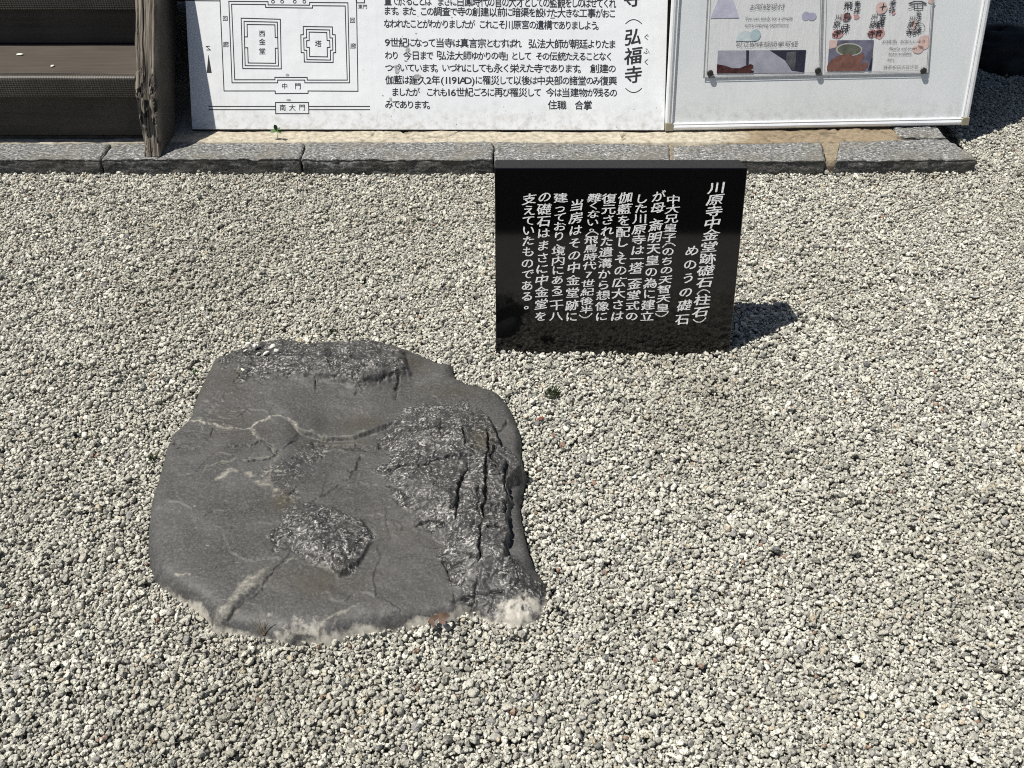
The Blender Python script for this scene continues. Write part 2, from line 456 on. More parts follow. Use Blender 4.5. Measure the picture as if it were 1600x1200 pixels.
fleck = m.ramp(fl, [(0.20, (0.020, 0.020, 0.020)), (0.40, (0.040, 0.039, 0.039)), (0.51, (0.082, 0.080, 0.078)), (0.60, (0.17, 0.166, 0.161)), (0.71, (0.38, 0.37, 0.355))])
col = m.mix(a_r, base, fleck)
col = m.mix(m.math('MULTIPLY', a_v, m.ramp(m.noise(c, 160, 3), [(0.35, 0.25), (0.6, 1.0)]), True), col, (0.31, 0.295, 0.25))
col = m.mix(m.math('MULTIPLY', a_m, 0.7), col, (0.045, 0.038, 0.022))
dfac = m.ramp(m.math('ADD', m.math('MULTIPLY', a_d, 1.15), m.math('MULTIPLY', m.math('SUBTRACT', m.noise(c, 90, 7, 0.75), 0.5), 1.5)), [(0.45, 0.0), (0.95, 0.9)])
col = m.mix(dfac, col, (0.40, 0.38, 0.335))
col = m.mix(m.math('MULTIPLY', a_c, 0.8, True), col, (0.018, 0.017, 0.015))  # dirt in the cracks, and the painted step shadows
m.set('Base Color', col)
m.set('Roughness', m.math('SUBTRACT', 0.60, m.math('MULTIPLY', a_r, 0.13)))
m.set('Specular IOR Level', 0.42)
hb = m.math('ADD', m.math('MULTIPLY', m.noise(c, 170, 5, 0.65), 0.22), m.math('MULTIPLY', fl, m.math('MULTIPLY', a_r, 0.35)))
m.bump(hb, 0.55, 0.003)
ROCK = m.m
P = np.stack([GX, GY, Hh], -1)
org = np.array([-0.33, 1.52, 0.0])
rock = grid_obj('foundation_stone', P - org, ROCK, attrs=dict(rough=rough, vein_and_lit=vein_and_lit, crack=crack, dust=dust, moss=moss))
rock.location = org
bmx = bmesh.new(); bmx.from_mesh(rock.data)
bmesh.ops.delete(bmx, geom=[v for v in bmx.verts if v.co.z < -0.04], context='VERTS')
bmx.to_mesh(rock.data); bmx.free()
tag(rock, 'broad flat dark grey temple foundation stone with rough glittering patches, sunk in the gravel', 'stone')

# ------------------------------------------------------------------ gravel: pebbles dropped one over another
KF = at(800, 262).y                                          # front of the kerb
KX1 = at(1530, 254).x                                        # right end of the kerb
KB = at(800, 222, ZK).y
g = 0.002
X0, X1, Y0, Y1 = -2.35, 2.9, 0.60, 5.3
nx, ny = int((X1 - X0) / g), int((Y1 - Y0) / g)
hx, hy = X0 + (np.arange(nx) + .5) * g, Y0 + (np.arange(ny) + .5) * g
MX, MY = np.meshgrid(hx, hy)
surf = 0.013 * np.exp(-((MY - KF) / 0.07) ** 2) * sstep(0.3, 0.8, MX) - 0.007 * np.exp(-((MX - 0.24) / 0.36) ** 4 - ((MY - P_BL.y + 0.05) / 0.10) ** 2) + 0.007 * fbm(MX * 1.6, MY * 1.6, 2, 3) + 0.004 * fbm(MX * 6, MY * 6, 2, 13)
hm = surf - 0.014
blocked = (MY > KF + 0.004) & (MX < KX1 + 0.0)
# the kerb stones' right end runs back obliquely
slab_th = 0.09
tx = (MX - P_BL.x) / (P_BR.x - P_BL.x)
yb = P_BL.y + tx * (P_BR.y - P_BL.y)
blocked |= (tx > 0) & (tx < 1) & (MY > yb - 0.002) & (MY < yb + slab_th)
ri, rj = ((MY - ys[0]) / step).astype(int), ((MX - xs[0]) / step).astype(int)
inr = (ri >= 0) & (ri < len(ys)) & (rj >= 0) & (rj < len(xs))
rk = np.full_like(MX, -1.0)
rk[inr] = rock_h[ri[inr], rj[inr]]
blocked |= rk > 0.003 + 0.013 * vnoise(MX * 45, MY * 45, 66) ** 2
hm = np.where(rk > hm, rk, hm)
del MX, MY, tx, yb, ri, rj, inr
cell = 0.0160
cx_n, cy_n = int((X1 - X0) / cell), int((Y1 - Y0) / cell)
ci, cj = np.meshgrid(np.arange(cx_n), np.arange(cy_n))
ci, cj = ci.ravel(), cj.ravel()
K = 5
off = np.arange(-K, K + 1)
OX, OY = np.meshgrid(off, off)
D2 = (OX ** 2 + OY ** 2) * g * g
rec = []
for ps in range(15):
    jit = RNG.random(2) * cell
    N = len(ci)
    r = np.clip(np.exp(RNG.normal(math.log(0.00275), 0.35, N)), 0.0016, 0.0078)
    if ps < 3:
        r *= 1.15
    if ps >= 12:
        r *= 0.8
    best = np.full(N, 1e9)
    bi = np.zeros(N, int); bj = np.zeros(N, int)
    dzs = np.sqrt(np.maximum(r[:, None, None] ** 2 - D2[None], 0)) * 0.78
    for k in range(4):
        px = X0 + ci * cell + jit[0] + RNG.random(N) * cell
        py = Y0 + cj * cell + jit[1] + RNG.random(N) * cell
        ix = np.clip(((px - X0) / g).astype(int), K, nx - K - 1)
        iy = np.clip(((py - Y0) / g).astype(int), K, ny - K - 1)
        hh = hm[iy[:, None, None] + OY[None], ix[:, None, None] + OX[None]]
        z = np.where(dzs > 0, hh + dzs, -1).max((1, 2))
        z = np.where(blocked[iy, ix], 1e6, z)
        b = z < best
        best = np.where(b, z, best); bi = np.where(b, iy, bi); bj = np.where(b, ix, bj)
    ok = best < surf[bi, bj] + 0.0075 if ps < 14 else best < surf[bi, bj] + 0.004
    ok &= best < 1e3
    r, best, bi, bj, dzs = r[ok], best[ok], bi[ok], bj[ok], dzs[ok]
    top = np.where(dzs > 0, best[:, None, None] + dzs * 0.85, -1)
    np.maximum.at(hm, (bi[:, None, None] + OY[None], bj[:, None, None] + OX[None]), top)
    rec.append(np.stack([hx[bj] + RNG.uniform(-g, g, len(r)) / 2, hy[bi] + RNG.uniform(-g, g, len(r)) / 2, best, r], 1))
PB = np.concatenate(rec)
# leave out pebbles far outside any view of the yard and those wholly buried
def hm_at(x, y):
    return hm[((y - Y0) / g).astype(int).clip(0, ny - 1), ((x - X0) / g).astype(int).clip(0, nx - 1)]
vis = PB[:, 2] + PB[:, 3] * 0.78 > hm_at(PB[:, 0], PB[:, 1]) - 0.010
PB = PB[vis]
import sys; sys.stderr.write('pebbles %d\n' % len(PB))

m = NT('granite_pebble', Roughness=0.75)
m.set('Specular IOR Level', 0.3)
c = m.coord()
rnd = m.n('ShaderNodeObjectInfo', out=None).outputs['Random']
cshift = m.n('ShaderNodeVectorMath', operation='ADD', ins={0: c, 1: m.n('ShaderNodeCombineXYZ', ins={0: m.math('MULTIPLY', rnd, 91.0), 1: m.math('MULTIPLY', rnd, 37.0)})})
tone = m.ramp(rnd, [(0.0, (0.13, 0.129, 0.114)), (0.06, (0.275, 0.271, 0.236)), (0.20, (0.40, 0.392, 0.340)), (0.45, (0.53, 0.52, 0.452)), (0.70, (0.70, 0.688, 0.605)), (0.92, (0.47, 0.395, 0.28)), (0.935, (0.22, 0.218, 0.222)), (0.97, (0.075, 0.078, 0.086)), (0.996, (0.20, 0.085, 0.038))], 'CONSTANT')
ptint = m.n('ShaderNodeAttribute', out=None, attribute_name='peb_tint', attribute_type='INSTANCER').outputs['Fac']
tone = m.mix(m.math('MULTIPLY', ptint, 0.5, True), tone, (0.20, 0.18, 0.13))
sp = m.noise(cshift, 1.5, 2, 0.6)
patch = m.noise(cshift, 0.9, 2)
tone = m.mix(m.ramp(sp, [(0.57, 0.0), (0.61, 0.9)]), tone, (0.075, 0.073, 0.070))
tone = m.mix(m.ramp(patch, [(0.35, 0.0), (0.7, 0.4)]), tone, (0.64, 0.628, 0.565))
m.set('Base Color', tone)
m.bump(sp, 0.35, 0.10)
PEB = m.m
protos = bpy.data.collections.new('pebble_shapes')
ico = bmesh.new(); bmesh.ops.create_icosphere(ico, subdivisions=3, radius=1.0)
dirs = np.array([v.co[:] for v in ico.verts]); ifaces = [[v.index for v in f.verts] for f in ico.faces]
ico.free()
NV = 22
for i in range(NV):
    rs = np.random.default_rng(100 + i)
    pn = rs.normal(size=(13, 3)); pn /= np.linalg.norm(pn, axis=1)[:, None]
    pd = rs.uniform(0.60, 1.0, 13)
    dt = dirs @ pn.T
    rad = np.where(dt > 0.05, pd[None] / np.maximum(dt, 0.05), 9.0)
    k = 22.0
    rr = -np.log(np.exp(-k * np.minimum(rad, 1.3)).sum(1) + np.exp(-k * 1.15)) / k
    rr = np.maximum(rr, 0.45) * 1.12
    v = dirs * rr[:, None] + 0.025 * rs.normal(size=dirs.shape)
    v *= np.array([rs.uniform(1.0, 1.5), rs.uniform(0.8, 1.05), rs.uniform(0.62, 0.95)])
    me = bpy.data.meshes.new('pebble'); me.from_pydata(v.tolist(), [], ifaces); me.materials.append(PEB)
    me.polygons.foreach_set('use_smooth', [True] * len(me.polygons)); me.update()
    protos.objects.link(bpy.data.objects.new('pebble', me))
gm = bpy.data.meshes.new('gravel')
gm.vertices.add(len(PB))
gm.vertices.foreach_set('co', PB[:, :3].reshape(-1).astype(np.float32))
rot = np.stack([RNG.normal(0, 0.45, len(PB)), RNG.normal(0, 0.45, len(PB)), RNG.uniform(0, 6.283, len(PB))], 1)
for nm, ty, arr, key in (('peb_rot', 'FLOAT_VECTOR', rot, 'vector'), ('peb_size', 'FLOAT', PB[:, 3], 'value'), ('peb_tint', 'FLOAT', np.clip(0.1 + 0.9 * fbm(PB[:, 0] * 2.3, PB[:, 1] * 2.3, 4, 201) + RNG.normal(0, 0.25, len(PB)), 0, 1), 'value'), ('peb_kind', 'INT', RNG.integers(0, NV, len(PB)), 'value')):
    a = gm.attributes.new(nm, ty, 'POINT')
    a.data.foreach_set(key, np.ascontiguousarray(arr).reshape(-1).astype(np.int32 if ty == 'INT' else np.float32))
gravel = link(bpy.data.objects.new('gravel', gm))
tag(gravel, 'pale salt and pepper granite gravel covering the yard', 'gravel', kind='stuff')
ng = bpy.data.node_groups.new('scatter_gravel', 'GeometryNodeTree')
ng.interface.new_socket('Geometry', in_out='INPUT', socket_type='NodeSocketGeometry')
ng.interface.new_socket('Geometry', in_out='OUTPUT', socket_type='NodeSocketGeometry')
gi, go = ng.nodes.new('NodeGroupInput'), ng.nodes.new('NodeGroupOutput')
iop = ng.nodes.new('GeometryNodeInstanceOnPoints')
cinf = ng.nodes.new('GeometryNodeCollectionInfo')
cinf.inputs['Collection'].default_value = protos
cinf.inputs['Separate Children'].default_value = True
cinf.inputs['Reset Children'].default_value = True
def named(nm, ty):
    nd = ng.nodes.new('GeometryNodeInputNamedAttribute')
    nd.data_type = ty
    nd.inputs['Name'].default_value = nm
    return nd.outputs[0]
e2r = ng.nodes.new('FunctionNodeEulerToRotation')
L = ng.links.new
L(named('peb_rot', 'FLOAT_VECTOR'), e2r.inputs[0])
L(gi.outputs[0], iop.inputs['Points'])
L(cinf.outputs[0], iop.inputs['Instance'])
iop.inputs['Pick Instance'].default_value = True
L(named('peb_kind', 'INT'), iop.inputs['Instance Index'])
L(e2r.outputs[0], iop.inputs['Rotation'])
L(named('peb_size', 'FLOAT'), iop.inputs['Scale'])
L(iop.outputs[0], go.inputs[0])
md = gravel.modifiers.new('scatter', 'NODES'); md.node_group = ng

# ground sheet under it all, to the horizon
m = NT('gravel_ground', Roughness=0.9)
c = m.coord()
vo = m.n('ShaderNodeTexVoronoi', out=None, ins={'Vector': c, 'Scale': 95.0})
gcol = m.mix(m.ramp(vo.outputs['Distance'], [(0.25, 0.0), (0.75, 0.9)]), m.ramp(m.n('ShaderNodeSeparateColor', ins={0: vo.outputs['Color']}), [(0.1, (0.22, 0.21, 0.19)), (0.6, (0.5, 0.49, 0.44)), (1.0, (0.62, 0.6, 0.55))]), (0.05, 0.048, 0.044))
m.set('Base Color', gcol)
m.bump(m.math('SUBTRACT', 1.0, vo.outputs['Distance']), 0.8, 0.006)
gx = 60
gr = mesh_obj('ground', [(-gx, -gx, -0.028), (gx, -gx, -0.028), (gx, gx, -0.028), (-gx, gx, -0.028)], [(0, 1, 2, 3)], m.m)
tag(gr, kind='structure')

# ------------------------------------------------------------------ kerb stones and the mortar behind them
m = NT('kerb_granite', Roughness=0.8)
c = m.coord()
k1 = m.noise(c, 150, 4, 0.75)
k2 = m.n('ShaderNodeMapping', ins={'Vector': c, 'Scale': (70, 170, 130), 'Rotation': (0, 0, R(25))})
k3 = m.noise(k2, 1.0, 3, 0.65)
kc = m.ramp(m.math('ADD', m.math('MULTIPLY', k1, 0.5), m.math('MULTIPLY', k3, 0.5)), [(0.40, (0.028, 0.029, 0.031)), (0.48, (0.105, 0.107, 0.109)), (0.55, (0.24, 0.242, 0.24)), (0.64, (0.58, 0.57, 0.545))])
kc = m.mix(m.ramp(m.noise(c, 7, 4), [(0.42, 0.0), (0.68, 0.6)]), kc, (0.13, 0.122, 0.10))
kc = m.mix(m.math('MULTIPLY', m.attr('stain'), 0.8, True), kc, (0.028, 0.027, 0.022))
m.set('Base Color', kc)
m.bump(m.math('ADD', k1, k3), 0.6, 0.003)
KERB = m.m
GRP_K = 'granite kerb stones along the front of the boards'
def kerb_stone(label, tb_l, tb_r, tf_l, tf_r, seed, zt=ZK):
    """corner points of the top face (photo survey at height zt): back-left, back-right, front-left, front-right."""
    q = [at(*p, zt) for p in (tf_l, tf_r, tb_r, tb_l)]
    cen = (q[0] + q[1] + q[2] + q[3]) / 4
    nu, nv, nd = max(12, int((q[1] - q[0]).length / 0.005)), 30, 22
    rows = []
    def top(u, v):
        return (q[0] * (1 - u) + q[1] * u) * (1 - v) + (q[3] * (1 - u) + q[2] * u) * v
    us = np.linspace(0, 1, nu)
    prof = [(0.0, -0.10 + 0.10 * t) for t in np.linspace(0, 1, nd)][:-1] + [(t, 0.0) for t in np.linspace(0, 1, nv)] + [(1.0, -0.08)]
    P = np.zeros((len(prof), nu, 3)); S = np.zeros((len(prof), nu))
    for i, (v, dz) in enumerate(prof):
        for j, u in enumerate(us):
            p = top(u, v)
            P[i, j] = (p.x, p.y, zt + dz)
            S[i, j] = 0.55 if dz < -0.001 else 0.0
    # rounded, chipped arrises
    eu = np.minimum(us, 1 - us) * (q[1] - q[0]).length
    for i, (v, dz) in enumerate(prof):
        if dz < -0.001 and v == 0:
            fr = max(0, 1 + dz / 0.014)
            P[i, :, 1] += 0.004 * fr ** 2
        if dz == 0:
            dv = v * (q[3] - q[0]).length
            P[i, :, 2] -= 0.004 * max(0, 1 - dv / 0.008) ** 2
        P[i, :, 2] -= 0.006 * np.clip(1 - eu / 0.009, 0, 1) ** 2 * (1 if dz > -0.02 else 0)
    chip = 0.006 * sstep(0.15, 0.6, fbm(us * 22 * (q[1] - q[0]).length + seed * 5.3, us * 0 + seed, 3, seed + 40))
    for i, (v, dz) in enumerate(prof):
        near = max(0, 1 - (v * 0.13 + abs(dz)) / 0.022)
        P[i, :, 2] -= chip * near
        P[i, :, 1] += chip * near * 0.7
    nz = fbm(P[..., 0] * 30 + seed * 9, P[..., 1] * 30 + P[..., 2] * 40, 4, seed)
    ns = fbm(P[..., 0] * 110 + seed, P[..., 1] * 110 + P[..., 2] * 110, 2, seed + 5)
    P[..., 2] += 0.0045 * nz + 0.0016 * ns
    P[..., 0] += 0.004 * fbm(P[..., 1] * 40 + seed * 3, P[..., 2] * 40, 3, seed + 8) * np.clip(1 - eu / 0.03, 0, 1)[None]
    P[..., 1] += 0.003 * fbm(P[..., 0] * 22, P[..., 2] * 60 + seed, 3, seed + 2) * (P[..., 1] < cen.y - 0.03)
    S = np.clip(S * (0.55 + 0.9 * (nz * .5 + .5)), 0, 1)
    # end caps so the block is solid
    o = grid_obj('kerb_stone', P - np.array(cen), KERB, attrs=dict(stain=S), smooth=True)
    o.location = cen
    me = o.data
    b = bmesh.new(); b.from_mesh(me)
    b.verts.ensure_lookup_table()
    npf = len(prof)
    for j in (0, nu - 1):
        ring = [b.verts[i * nu + j] for i in range(npf)]
        try:
            f = b.faces.new(ring if j == 0 else ring[::-1]); f.smooth = False
        except ValueError:
            pass
    bmesh.ops.recalc_face_normals(b, faces=b.faces)
    b.to_mesh(me); b.free()
    return tag(o, label, 'kerb stone', GRP_K)
kerb_stone('grey granite kerb stone running out of the picture beneath the wooden steps', (-420, 227), (173, 224), (-470, 249), (154, 248), 1)
kerb_stone('grey granite kerb stone the foot of the weathered stair beam stands on', (176, 224), (475.5, 224), (158.5, 248), (468.5, 248), 2)
kerb_stone('grey granite kerb stone below the plan drawing and left half of the text board', (478, 223), (770.5, 222), (471.5, 248), (770.5, 249), 3)
kerb_stone('grey granite kerb stone hidden mostly behind the left of the black plaque', (773, 222), (1046, 227), (773, 250), (1048, 251), 4)
kerb_stone('grey granite kerb stone behind the right corner of the black plaque', (1051, 228), (1283, 222), (1050, 251), (1291, 251), 5)
kerb_stone('last granite kerb stone with tapered free end beside the open gravel', (1312, 222), (1482, 217), (1306, 251), (1528, 248), 6)
pv = kerb_stone('small granite block set behind the tapered end kerb stone under the whiteboard corner', (1392, 192), (1462, 192), (1404, 214), (1480, 214), 7)
pv.name = 'granite_block'; pv['category'] = 'stone block'; del pv['group']

m = NT('old_mortar', Roughness=0.9)
c = m.coord()
nA, nB = m.noise(c, 60, 5, 0.65), m.noise(c, 7, 3)
cream = m.ramp(nA, [(0.3, (0.20, 0.175, 0.13)), (0.5, (0.37, 0.335, 0.265)), (0.7, (0.50, 0.465, 0.385))])
brown = m.ramp(nA, [(0.3, (0.13, 0.10, 0.065)), (0.6, (0.24, 0.19, 0.125))])
xx = m.n('ShaderNodeSeparateXYZ', ins={0: m.n('ShaderNodeTexCoord', out=None).outputs['Object']})
fx = m.ramp(m.math('ADD', xx, m.math('MULTIPLY', m.math('SUBTRACT', nB, 0.5), 0.5)), [(0.66, 0.0), (0.72, 1.0)])
mc = m.mix(fx, cream, brown)
mc = m.mix(m.math('MULTIPLY', m.attr('crack'), 0.85, True), mc, (0.05, 0.04, 0.028))
m.set('Base Color', mc)
m.bump(nA, 0.7, 0.004)
MORT = m.m
mx, my = np.meshgrid(np.arange(-2.4, 1.46, 0.009), np.arange(KB - 0.006, 3.5, 0.009))
mxd = mx.copy()
my2 = my.copy(); my2[0] += 0.004 * fbm(mx[0] * 20, mx[0] * 0, 3, 4)
mxd = np.minimum(mx, 1.27 + (my - KB) * -0.15)
cr = np.clip(1 - np.abs(fbm(mx * 7, my * 7, 3, 71)) / 0.035, 0, 1) * (fbm(mx * 3, my * 3, 2, 72) > 0.0) * (mx > -0.9)
cr = np.maximum(cr, np.clip(1 - (my - KB + 0.006) / 0.012, 0, 1) * (vnoise(mx * 14, mx * 0, 7) > 0.35))
mz = ZK - 0.003 + 0.004 * fbm(mx * 9, my * 9, 3, 73) + 0.0015 * fbm(mx * 60, my * 60, 2, 74) - 0.006 * cr
mz[0] -= 0.03
pad = grid_obj('pavement', np.stack([mxd, my2, mz], -1), MORT, attrs=dict(crack=cr))
tag(pad, kind='structure')
JOINT = plain('joint_mortar', (0.20, 0.165, 0.115), 0.9, vary=0.4, scale=90, bump=0.003)
# brown mortar filling two of the kerb joints
for nm, a in (('mortar_joint', [(1284, 222), (1312, 222), (1306, 251), (1291, 251)]), ('mortar_joint', [(1045, 227), (1052, 228), (1051, 251), (1047, 251)])):
    q = [at(x, y, ZK - 0.004) for x, y in a]
    gu, gv = 8, 16
    P = np.zeros((gv + 3, gu, 3))
    for i in range(gv):
        for j in range(gu):
            s, t = j / (gu - 1), i / (gv - 1)
            p = (q[0] * (1 - s) + q[1] * s) * (1 - t) + (q[3] * (1 - s) + q[2] * s) * t
            P[i, j] = p
            P[i, j, 2] += 0.004 * fbm(np.array(p.x * 60), np.array(p.y * 60), 3, 6)
    for i in range(3):
        P[gv + i] = P[gv - 1]; P[gv + i, :, 2] -= 0.025 * (i + 1)
    o = grid_obj(nm, P, JOINT)
    tag(o, kind='structure')

# ------------------------------------------------------------------ lettering
GLYPH = {}
def load_glyphs(keys):
    """keys: iterable of (text, weight, shear). One evaluation for all of them."""
    keys = [k for k in dict.fromkeys(keys) if k not in GLYPH]
    obs = []
    for t, w, sh in keys:
        cu = bpy.data.curves.new('glyph', 'FONT')
        cu.body = t; cu.size = 1.0; cu.offset = w; cu.shear = sh; cu.resolution_u = 3; cu.fill_mode = 'FRONT'
        o = bpy.data.objects.new('glyph', cu); COL.objects.link(o); obs.append(o)
    bpy.context.view_layer.update()
    dg = bpy.context.evaluated_depsgraph_get()
    for k, o in zip(keys, obs):
        me = o.evaluated_get(dg).to_mesh()
        v = np.zeros(len(me.vertices) * 3); me.vertices.foreach_get('co', v)
        GLYPH[k] = (v.reshape(-1, 3)[:, :2].copy(), [tuple(p.vertices) for p in me.polygons])
        o.evaluated_get(dg).to_mesh_clear()
    for o in obs:
        cu = o.data; bpy.data.objects.remove(o); bpy.data.curves.remove(cu)
load_glyphs([('国', 0.0, 0.0)])
_b = GLYPH[('国', 0.0, 0.0)][0]
EMC = (_b.min(0) + _b.max(0)) / 2
EM = (_b.max(0) - _b.min(0))[0] / 0.83
print('em', EM, EMC)
class Ink:
    """collects flat glyphs and strokes in board-local (x, y) at height z -> one mesh."""
    def __init__(s, z):
        s.v, s.f, s.z = [], [], z
    def add(s, v2, faces):
        k = len(s.v)
        s.v += [(a, b, s.z) for a, b in v2]
        s.f += [tuple(i + k for i in f) for f in faces]
    def char(s, ch, cx, cy, w, h, weight=0.0, brush=0.0, rot=0.0, thin=0.0):
        v, f = GLYPH[(ch, thin, 0.0)]
        if not len(v):
            return
        cen = EMC.copy()
        if ch.isascii():
            cen[0] = (v[:, 0].min() + v[:, 0].max()) / 2
        q = (v - cen) / EM
        if brush:
            sd = random.random() * 50
            q = q.copy()
            q[:, 1] += 0.12 * q[:, 0] + 0.022 * np.sin(q[:, 0] * 4 + sd) * brush
            q[:, 0] += 0.05 * q[:, 1] + 0.018 * np.sin(q[:, 1] * 5 + sd) * brush
            n1 = fbm(q[:, 0] * 5 + sd, q[:, 1] * 5, 2, 3); n2 = fbm(q[:, 0] * 5 + sd, q[:, 1] * 5, 2, 9)
            q += 0.022 * brush * np.stack([n1, n2], 1)
        if rot:
            c_, s_ = math.cos(rot), math.sin(rot)
            q = q @ np.array([[c_, s_], [-s_, c_]])
        # a heavier pen: the same stroke laid down a few times side by side
        offs = [(0, 0)] if not weight else [(-1, .4), (-.35, .14), (.35, -.14), (1, -.4)] if brush else [(-1, -.5), (1, .5), (-.3, .9), (.3, -.9)]
        z0 = s.z
        for i, (ox, oy) in enumerate(offs):
            s.z = z0 + 0.00006 * i
            s.add((q + [ox * weight, oy * weight]) * [w, h] + [cx, cy], f)
        s.z = z0
    def block(s, text, x0, y0, x1, h, shear=0.0, weight=0.0, dy=0.0):
        """whole string stretched from x0 to x1 with x-height scale h, rising by dy along its length."""
        v, f = GLYPH[(text, weight, shear)]
        lo, hi = v.min(0), v.max(0)
        t = (v[:, 0] - lo[0]) / (hi[0] - lo[0])
        s.add(np.stack([x0 + t * (x1 - x0), y0 + v[:, 1] * h / EM + dy * t], 1), f)
    def line(s, pts, w, closed=False):
        pts = [Vector(p).to_2d() for p in pts]
        n = len(pts)
        for i in range(n if closed else n - 1):
            a, b = pts[i], pts[(i + 1) % n]
            d = (b - a)
            if d.length < 1e-9:
                continue
            d.normalize()
            nn = Vector((-d.y, d.x)) * w / 2
            a2, b2 = a - d * w / 2, b + d * w / 2
            s.add([a2 + nn, a2 - nn, b2 - nn, b2 + nn], [(0, 1, 2, 3)])
    def poly(s, pts):
        s.add([tuple(p) for p in pts], [tuple(range(len(pts)))])
    def blob(s, cx, cy, rx, ry, seed=0, rough=0.15, n=28):
        pts = []
        for i in range(n):
            a = 2 * math.pi * i / n
            k = 1 + rough * float(fbm(np.array(math.cos(a) * 1.7 + seed * 7.3), np.array(math.sin(a) * 1.7), 3, seed))
            pts.append((cx + rx * k * math.cos(a), cy + ry * k * math.sin(a)))
        s.poly(pts)
    def build(s, name, mat, parent):
        return mesh_obj(name, s.v, s.f, mat, parent)
class Board:
    """a leaning plane: origin at the middle of the bottom edge, x along it, y up the face, z towards the viewer."""
    def __init__(s, bl, br, lean):
        s.o = (bl + br) / 2
        s.u = (br - bl).normalized()
        s.w = (br - bl).length
        back = Vector((-s.u.y, s.u.x, 0)).normalized()
        s.vv = (back * math.sin(lean) + Vector((0, 0, 1)) * math.cos(lean))
        s.vv = (s.vv - s.u * s.vv.dot(s.u)).normalized()
        s.n = s.u.cross(s.vv)
        s.M = Matrix((s.u, s.vv, s.n)).transposed()
    def loc(s, x, y):
        r = ray(x, y)
        O = Vector((0, 0, CAM_H))
        t = (s.o - O).dot(s.n) / r.dot(s.n)
        p = O + r * t - s.o
        return Vector((p.dot(s.u), p.dot(s.vv)))
    def thing(s, name, label, cat):
        return thing(name, label, cat, s.o, s.M.to_euler())

INK = plain('black_sign_paint', (0.022, 0.022, 0.025), 0.5, vary=0.3, scale=200)
# worn enamel on the old text board
m = NT('white_enamel', Roughness=0.38)
c = m.coord()
wcol = m.ramp(m.noise(c, 3.0, 4), [(0.3, (0.68, 0.705, 0.735)), (0.7, (0.75, 0.77, 0.795))])
wcol = m.mix(m.ramp(m.noise(c, 55, 5, 0.7), [(0.66, 0.0), (0.76, 0.5)]), wcol, (0.42, 0.42, 0.42))
def grime(m, col, amt):
    sep = m.n('ShaderNodeSeparateXYZ', out=None, ins={0: m.n('ShaderNodeTexCoord', out=None).outputs['Object']})
    st_ = m.noise(m.coord(scale=(26, 2.2, 1)), 1.0, 5, 0.65)
    low = m.ramp(sep.outputs['Y'], [(0.0, 1.0), (0.10, 0.0)])
    f = m.math('MULTIPLY', m.ramp(m.noise(m.coord(), 38, 5, 0.7), [(0.45, 0.0), (0.7, 1.0)]), low)
    col = m.mix(m.math('MULTIPLY', f, amt, True), col, (0.33, 0.30, 0.25))
    return m.mix(m.math('MULTIPLY', m.ramp(st_, [(0.52, 0.0), (0.75, 1.0)]), amt * 0.28), col, (0.47, 0.475, 0.47))
m.set('Base Color', grime(m, wcol, 0.7))
m.bump(m.noise(c, 5, 3), 0.4, 0.012)
ENAMEL = m.m

# ------------------------------------------------------------------ the text board with the plan of the temple
SB = Board(at(300, 202, ZK + 0.004), at(1038, 203.5, ZK + 0.004), R(28.0))
sign = SB.thing('sign_board', 'large white sign of hand lettered Japanese history with a temple plan drawing', 'sign')
hw = SB.w / 2
b = bmesh.new(); box_bm(b, (-hw, 0, -0.022), (hw, 0.79, 0)); bm_obj('panel', b, ENAMEL, sign, 0.0015, 2)
b = bmesh.new(); box_bm(b, (-hw + 0.002, -0.004, -0.020), (hw - 0.002, -0.0005, -0.004)); bm_obj('shadow_strip', b, plain('gap_shadow_dark', (0.03, 0.028, 0.025), 0.7), sign)  # dark strip put in as the shadow line in the gap below
LN = 0.0026
A = lambda x, y: SB.loc(280 + x / 4.0, y / 4.0)
dr = Ink(0.0006)
def L_(pts, closed=False, w=LN):
    dr.line([A(*p) for p in pts], w, closed)
L_([(40, 3), (255, 5)]); L_([(255, -120), (255, 5), (280, 568), (600, 568), (600, 585), (805, 583), (805, 568), (1117, 570), (1106, -120)])
L_([(330, 517), (615, 517), (615, 500), (785, 500), (785, 517), (1065, 517), (1054, 17), (815, 15), (815, 32), (555, 30), (555, 10), (310, 8)], True)
L_([(347, 498), (598, 498), (598, 483), (800, 484), (800, 500), (1050, 500), (1037, 37), (833, 35), (833, 50), (540, 46), (540, 28), (327, 26)], True)
L_([(387, 113), (632, 120), (638, 430), (397, 428)], True)
L_([(405, 133), (613, 138), (620, 412), (412, 410)], True)
L_([(410, 230), (426, 230), (424, 152), (598, 155), (600, 234), (613, 234)])
L_([(412, 298), (428, 298), (431, 393), (603, 395), (600, 301), (615, 301)])
L_([(775, 165), (957, 168), (958, 216), (975, 217), (978, 328), (962, 330), (962, 390), (782, 387), (780, 329), (762, 328), (760, 217), (776, 216)], True)
L_([(795, 183), (940, 187), (942, 236), (958, 237), (960, 312), (945, 314), (945, 375), (798, 372), (797, 314), (780, 313), (778, 237), (796, 236)], True)
L_([(812, 200), (922, 203), (924, 252), (940, 253), (942, 295), (925, 297), (926, 355), (815, 353), (814, 297), (797, 295), (796, 254), (812, 253)], True)
L_([(187, 665), (602, 665)]); L_([(187, 685), (602, 685)]); L_([(810, 665), (1190, 665)]); L_([(810, 685), (1190, 685)])
L_([(602, 640), (808, 640), (810, 710), (603, 710)], True)
for x in (586, 643, 722, 782):
    L_([(x + 9 * math.cos(a), 10 + 9 * math.sin(a)) for a in np.linspace(0, 6.283, 13)[:-1]], True, 0.002)
L_([(1105, 0), (1108, 17), (1158, 17), (1157, -60)])
dr.poly([A(183, 340), A(172, 455), A(203, 455)])
